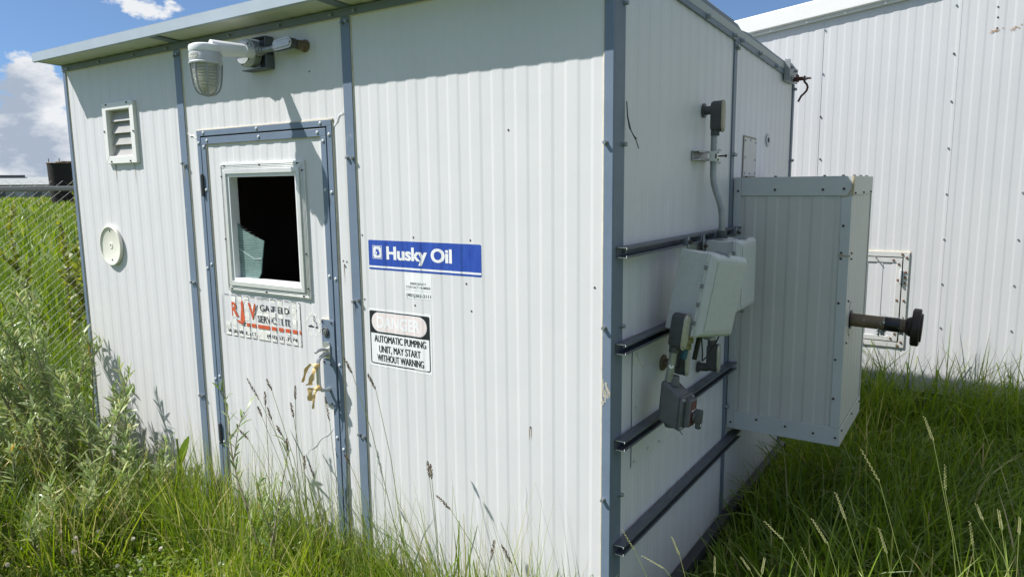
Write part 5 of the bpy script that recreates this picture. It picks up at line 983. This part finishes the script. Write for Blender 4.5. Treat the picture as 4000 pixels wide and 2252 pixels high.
# ------------------------------------------------------------------ shrubs
def shrub(name, label, cat, base, h, nstem, spread, leafL, leafW, material, seed, dens=60, group=None, twig=None, tintmu=0.5, branch=True):
    r = random.Random(seed); s = thing(name, label, cat, base, group); base = Vector(base)
    st = B(); LP = []; 
    def grow(p, d, ln, rad, n, depth):
        pts = [p.copy()]
        for i in range(n):
            d = (d+Vector((r.gauss(0, .10), r.gauss(0, .10), 0.07))).normalized(); p = p+d*(ln/n); pts.append(p.copy())
            if depth == 0 and branch and i > n*0.25 and r.random() < 0.55:
                a = r.uniform(0, 6.28); grow(p.copy(), (d*0.8+Vector((math.cos(a), math.sin(a), 0.1))*0.55).normalized(), ln*r.uniform(.22, .42)*(1.15-i/n), rad*.45, 4, 1)
        st.tube(pts, [rad*(1-0.75*i/n) for i in range(n+1)], 5)
        m_ = max(4, int(dens*ln))
        for k in range(m_):
            t = (0.22 if depth == 0 else 0.08)+(0.78 if depth == 0 else 0.92)*k/m_; i = min(int(t*n), n-1); q = pts[i].lerp(pts[i+1], t*n-i)
            LP.append((q, k*2.4+r.gauss(0, .4), r.uniform(0.25, 0.95)*(1.0 if t < 0.9 else 0.45), (1-0.5*t) if depth == 0 else 0.85))
    for k in range(nstem):
        a = r.uniform(0, 6.28); ln = h*r.uniform(0.7, 1.08) if k else h*1.04; off = Vector((math.cos(a), math.sin(a), 0))*spread*r.uniform(0.1, 1) if k else Vector((0, 0, 0))
        grow(base+off*0.35, (Vector((0, 0, 1))+off*0.9/max(h, .3)).normalized(), ln, 0.0045+0.0035*h, 9, 0)
    st.build('stem', twig or TWIG, s)
    n = len(LP); g_ = np.array([tuple(q[0]) for q in LP])
    sc = np.array([q[3] for q in LP])
    ribbons('foliage', g_, leafL*nr.uniform(0.6, 1.25, n)*(0.6+0.4*sc), leafW*nr.uniform(0.7, 1.25, n), np.array([q[1] for q in LP]), np.array([q[2] for q in LP]), nr.uniform(0.1, 0.9, n), np.clip(nr.normal(tintmu, 0.22, n), 0, 0.88)+np.where(nr.random(n) < 0.012, 0.2, 0), material, 4, parent=s, flat=True)
    return s
WG = 'silvery willow shrubs by the left corner of the shed'
for i, (x, y, h, ns, sp, lab) in enumerate((
    (-3.72, -0.30, 1.20, 4, 0.34, 'tall silvery willow shrub, the farthest left of the tall pair beside the shed corner'),
    (-3.42, -0.21, 1.17, 4, 0.26, 'tall silvery willow shrub growing right against the shed corner'),
    (-3.02, -0.30, 0.80, 5, 0.40, 'bushy willow shrub with a bent pale stem below the round lid'),
    (-4.25, -0.42, 1.02, 6, 0.50, 'wide willow shrub at the left edge, half way to the fence'),
    (-3.30, -0.66, 0.70, 6, 0.45, 'low dense willow shrub in front of the tall pair'),
    (-2.72, -0.72, 0.42, 4, 0.34, 'low willow shrub in the lawn nearer the camera than the wall'),
    (-3.55, -1.02, 0.66, 6, 0.46, 'willow shrub at the left edge of the frame, below the fence'),
    (-2.62, -1.06, 0.46, 5, 0.30, 'near willow shrub with broad pale leaves in the bottom left corner'),
    (-4.7, -0.85, 0.9, 6, 0.5, 'willow shrub at the far left in front of the fence mesh'),
    (-3.95, -0.72, 0.86, 7, 0.5, 'dense willow shrub in front of the wide one at the left edge'),
    (-3.08, -0.98, 0.50, 6, 0.42, 'low willow shrub between the near corner plant and the dense one'),
    (-3.45, -0.42, 0.78, 7, 0.40, 'thick willow shrub filling the gap before the tall pair'),
    (-2.62, -0.30, 0.50, 4, 0.36, 'short willow shrub against the wall left of the door'),
    (-4.15, -1.05, 0.85, 7, 0.5, 'willow shrub at the left edge of the frame above the bottom corner'))):
    shrub('willow_shrub', lab, 'shrub', (x, y, GZ), h, ns+2, sp, 0.084 if i != 7 else 0.09, 0.0120 if i != 7 else 0.015, WILLOW, 20+i, 88, WG, tintmu=0.63)
shrub('willow_sapling', 'single willow sapling with a yellowed stem in front of the door', 'sapling', (-1.605, -0.30, GZ), 0.88, 1, 0.1, 0.085, 0.0095, WILLOW, 51, 42, tintmu=0.30)
shrub('willow_sapling', 'slanting thin willow sapling right of the yellowed one, below the door handle', 'sapling', (-1.50, -0.34, GZ), 0.66, 2, 0.3, 0.08, 0.009, WILLOW, 52, 40, tintmu=0.3)
shrub('poplar_sapling', 'leafy yellow green sapling beyond the fence, against the shed corner', 'sapling', (-6.0, 1.25, GZ), 1.72, 5, 0.30, 0.075, 0.045, POPLAR, 61, 60, tintmu=0.5)
shrub('poplar_sapling', 'small yellow green sapling showing just over the fence rail below the tanks', 'sapling', (-7.3, 1.52, GZ), 1.72, 4, 0.3, 0.075, 0.045, POPLAR, 62, 50, tintmu=0.6)
# dock leaf and dead umbel
s = thing('dock_plant', 'broad leaved green dock plant standing by the wall under the vent', 'weed', (-2.52, -0.12, GZ))
b = B(); b.tube([(-2.52, -0.12, GZ), (-2.525, -0.12, 0.2), (-2.53, -0.12, 0.36)], 0.006, 6); b.build('stem', STALK, s)
for az_, z0_, ln in ((0.3, 0.16, 0.20), (2.6, 0.10, 0.18), (4.2, 0.06, 0.16), (1.4, 0.2, 0.17)):
    ribbons('leaf', [(-2.525, -0.12, z0_)], np.array([ln]), np.array([0.045]), np.array([az_]), np.array([0.2]), np.array([0.35]), np.array([0.4]), GRASS, 6, parent=s, flat=True)

# ------------------------------------------------------------------ flowering grass stalks, each one a thing
def stalk(label, y, tip, hb, low, pale, seed, lab_group):
    r = random.Random(seed); A = Vector((tip[0], y, tip[1])); Bp = Vector((hb[0], y, hb[1])); Cp = Vector((low[0], y, low[1]))
    sl = (Cp.x-Bp.x)/max(Bp.z-Cp.z, 0.02); sl = max(-0.8, min(0.8, sl)); drop = Cp.z-GZ
    base = Vector((Cp.x+sl*drop*0.55, y+r.uniform(-0.03, 0.03), GZ))
    s = thing('grass_stalk', label, 'grass', base, lab_group)
    pts = [base, base.lerp(Cp, 0.5)+Vector((sl*drop*0.03, 0, 0)), Cp, Bp, Bp.lerp(A, 0.5), A]
    b = B(); b.tube(pts, [0.0018, 0.0017, 0.0014, 0.0011, 0.0008, 0.0004] if not pale else [0.0014, 0.0013, 0.0009, 0.0007, 0.0005, 0.0002], 5); b.build('stem', STALK, s)
    hd = B(); ax = (A-Bp); ln = ax.length; t_ = ax.normalized(); n = 16 if pale else 60; hs = r.uniform(0.8, 1.15)
    sd = t_.cross(Vector((0, 1, 0))).normalized()
    for k in range(n):
        f = k/(n-1)
        if pale:
            sg = 1 if k % 2 else -1; a = sd*sg+Vector((0, r.uniform(-.4, .4), 0)); c = Bp+ax*f; e = c+(t_*0.0125+a*0.0024)*(1-0.4*f)*hs; w = a.cross(t_).normalized()*0.0009*hs
            m_ = c.lerp(e, 0.5)+a*0.0008; hd.mesh([c, m_-w, e, m_+w, m_+a*0.0011], [(0, 1, 4), (1, 2, 4), (2, 3, 4), (3, 0, 4), (0, 3, 2, 1)])
        else:
            g2 = r.uniform(0, 6.28); rad = 0.0075*math.sin(math.pi*(0.12+0.8*f))+0.001; a = sd*math.cos(g2)+Vector((0, 1, 0))*math.sin(g2); c = Bp+ax*f*0.95; e = c+t_*r.uniform(.006, .011)+a*rad; w = a.cross(t_).normalized()*0.0022
            hd.mesh([c, c.lerp(e, .5)-w+a*.001, e, c.lerp(e, .5)+w+a*.001], [(0, 1, 2, 3)])
    hd.build('seed_head', SEEDP if pale else SEEDD, s, smooth=False)
    az_ = np.array([r.uniform(0, 6.28) for _ in range(2)])
    if not pale or r.random() < 0.6:
        q = [base.lerp(Cp, r.uniform(0.25, 0.8)) for _ in range(2)]
        ribbons('blade', [tuple(v) for v in q], np.array([r.uniform(.10, .2), r.uniform(.08, .16)]), np.array([0.005, 0.0045]), az_, np.array([.3, .35]), np.array([.6, .9]), np.array([.5, .35]), GRASS, 4, parent=s)
    return s
BROWN = [
    (-0.20, (-1.770,0.825), (-1.685,0.733), (-1.541,0.531), 'long brown seed head, the leftmost of the tall ones before the door'),
    (-0.18, (-1.651,0.832), (-1.616,0.781), (-1.488,0.478), 'brown seed head leaning left, the tallest on the left half of the door'),
    (-0.17, (-1.681,0.764), (-1.684,0.696), (-1.686,0.443), 'upright brown seed head between two leaning ones on the left half of the door'),
    (-0.13, (-1.796,0.662), (-1.769,0.617), (-1.641,0.390), 'small dark seed head below the leftmost long one before the door'),
    (-0.18, (-1.657,0.694), (-1.631,0.639), (-1.545,0.447), 'dark leaning seed head under the upright brown one before the door'),
    (-0.14, (-1.502,0.811), (-1.507,0.745), (-1.519,0.516), 'tall upright brown seed head left of the yellow ribbon'),
    (-0.33, (-1.302,0.815), (-1.287,0.753), (-1.261,0.577), 'dark leaning seed head just below the tall upright one by the ribbon'),
    (-0.24, (-1.519,0.650), (-1.487,0.612), (-1.418,0.449), 'short brown seed head leaning left at mid height of the lower door'),
    (-0.13, (-1.319,0.787), (-1.297,0.678), (-1.274,0.423), 'thick dark reddish seed head below the lock plate at the right door edge'),
    (-0.20, (-1.509,0.579), (-1.501,0.520), (-1.470,0.404), 'dark seed head rising straight among the willow sapling leaves'),
    (-0.14, (-1.199,0.548), (-1.168,0.507), (-1.083,0.362), 'brown seed head crossing the wall trim right of the door, low down'),
    (-0.32, (-0.982,1.044), (-0.940,0.987), (-0.848,0.772), 'very tall stalk with a dark head reaching the foot of the door handle, leaning left'),
    (-0.24, (-0.938,0.969), (-0.898,0.910), (-0.831,0.645), 'tall stalk with a loose brown plume just below the danger sign'),
    (-0.29, (-0.598,0.695), (-0.591,0.635), (-0.566,0.407), 'left one of a close pair of stalks on the bare wall by the danger sign'),
    (-0.22, (-0.644,0.649), (-0.640,0.591), (-0.620,0.361), 'right one of a close pair of stalks on the bare wall by the danger sign'),
    (-0.21, (-0.625,0.525), (-0.558,0.485), (-0.446,0.357), 'stalk with a drooping head arching left across the bare wall'),
    (-0.34, (-0.265,0.501), (-0.285,0.419), (-0.299,0.356), 'upright green stalk at the bottom of the wall, left of the last one'),
    (-0.29, (-0.269,0.458), (-0.228,0.401), (-0.216,0.357), 'rightmost stalk against the front wall, leaning left at the bottom edge'),
    (-0.28, (-1.296,0.570), (-1.298,0.507), (-1.298,0.382), 'short upright brown head low before the middle of the door'),
    (-0.14, (-1.436,0.457), (-1.407,0.397), (-1.374,0.309), 'lowest leaning seed head before the right half of the door'),
    (-0.17, (-1.894,0.541), (-1.829,0.504), (-1.721,0.387), 'thin green head leaning left beside the willow sapling tip')]
for i, (y, a, h, l, lab) in enumerate(BROWN): stalk(lab, y, a, h, l, i in (13, 14, 20) and False, 100+i, 'flowering grass stalks before the front wall')
PALE = [
    (-0.49, (0.278,0.749), (0.317,0.698), (0.353,0.633), 'pale seed head crossing the near end of the lowest strut rail'),
    (-0.27, (0.248,0.561), (0.320,0.541), (0.339,0.521), 'pale seed head lying almost flat below the lowest strut rail'),
    (-0.50, (0.427,0.771), (0.448,0.727), (0.464,0.673), 'greenish seed head before the end wall just right of the flat lying one'),
    (-0.33, (0.489,0.654), (0.490,0.603), (0.491,0.591), 'short upright pale spike at the bottom edge below the shed skid'),
    (-0.51, (0.611,0.774), (0.634,0.746), (0.642,0.733), 'short pale spike leaning left between two upright ones at the bottom edge'),
    (-0.55, (0.675,0.807), (0.670,0.767), (0.669,0.756), 'short green spike leaning right at the bottom edge'),
    (-0.25, (0.604,0.758), (0.654,0.718), (0.718,0.629), 'long thin pale spike leaning far left in the shaded grass'),
    (-0.48, (0.767,0.902), (0.803,0.849), (0.828,0.776), 'yellow green spike below the middle of the cabinet'),
    (-0.47, (0.813,0.974), (0.837,0.914), (0.881,0.788), 'pale spike below the cabinet corner, left of the tallest near one'),
    (-0.21, (0.695,0.689), (0.725,0.629), (0.731,0.613), 'low pale spike at the bottom edge between two longer leaning ones'),
    (-0.24, (0.835,1.010), (0.880,0.935), (0.951,0.697), 'large thick spike with plain grains below the rusty pipe'),
    (-0.45, (0.905,0.902), (0.924,0.846), (0.935,0.795), 'whitish ragged spike right of the large thick one, low down'),
    (-0.21, (0.968,1.112), (0.990,1.056), (1.046,0.818), 'tallest pale spike of all, bright against the dark grass'),
    (-0.36, (1.022,1.050), (1.026,0.991), (1.071,0.793), 'upright straw coloured spike crossing the stem of the tallest one'),
    (-0.31, (1.089,0.953), (1.104,0.918), (1.148,0.842), 'pale spike leaning left near the right edge of the photo'),
    (-0.48, (1.126,1.014), (1.134,0.974), (1.148,0.899), 'straw spike second from the right edge'),
    (-0.22, (1.177,0.904), (1.178,0.864), (1.181,0.774), 'straw spike closest to the right edge'),
    (-0.31, (1.079,0.906), (1.089,0.849), (1.098,0.777), 'thin grey spike between the tallest stalk and the right edge')]
for i, (y, a, h, l, lab) in enumerate(PALE): stalk(lab, y, a, h, l, True, 200+i, 'pale grass spikes on the right')
# clover blossoms in the lawn
b = B(); r_ = random.Random(9)
for k in range(40):
    th = math.acos(1-1.9*(k+.5)/40); ph_ = k*2.4; d = Vector((math.sin(th)*math.cos(ph_), math.sin(th)*math.sin(ph_), math.cos(th))); c = d*0.0045; sd = d.orthogonal().normalized()*0.002; b.mesh([c-sd, c+d*0.0035+Vector((0, 0, .001))-sd*0.4, c+d*0.0035+Vector((0, 0, .001))+sd*0.4, c+sd], [(0, 1, 2, 3)])
b.lathe((0, 0, -0.004), (0, 0, 1), [(0.001, 0), (0.005, 0.003), (0.005, 0.007), (0.001, 0.009)], 8)
tmp = b.build('clover_blossom', CLOVER, None); cm = tmp.data; bpy.data.objects.remove(tmp)
for k in range(26):
    x = r_.uniform(-2.6, -0.7); y = r_.uniform(-0.95, -0.35)-0.18*max(0, -x-1.6)
    o = bpy.data.objects.new('clover_blossom', cm); COL.objects.link(o); o.location = (x, y, GZ+r_.uniform(0.19, 0.27)); sc_ = r_.uniform(1.0, 1.5); o.scale = (sc_,)*3; o.rotation_euler = (r_.uniform(-.4, .4), r_.uniform(-.4, .4), r_.uniform(0, 6))
    tag(o, 'small pale pink clover blossom among the lawn grass', 'flower', 'clover blossoms in the lawn')
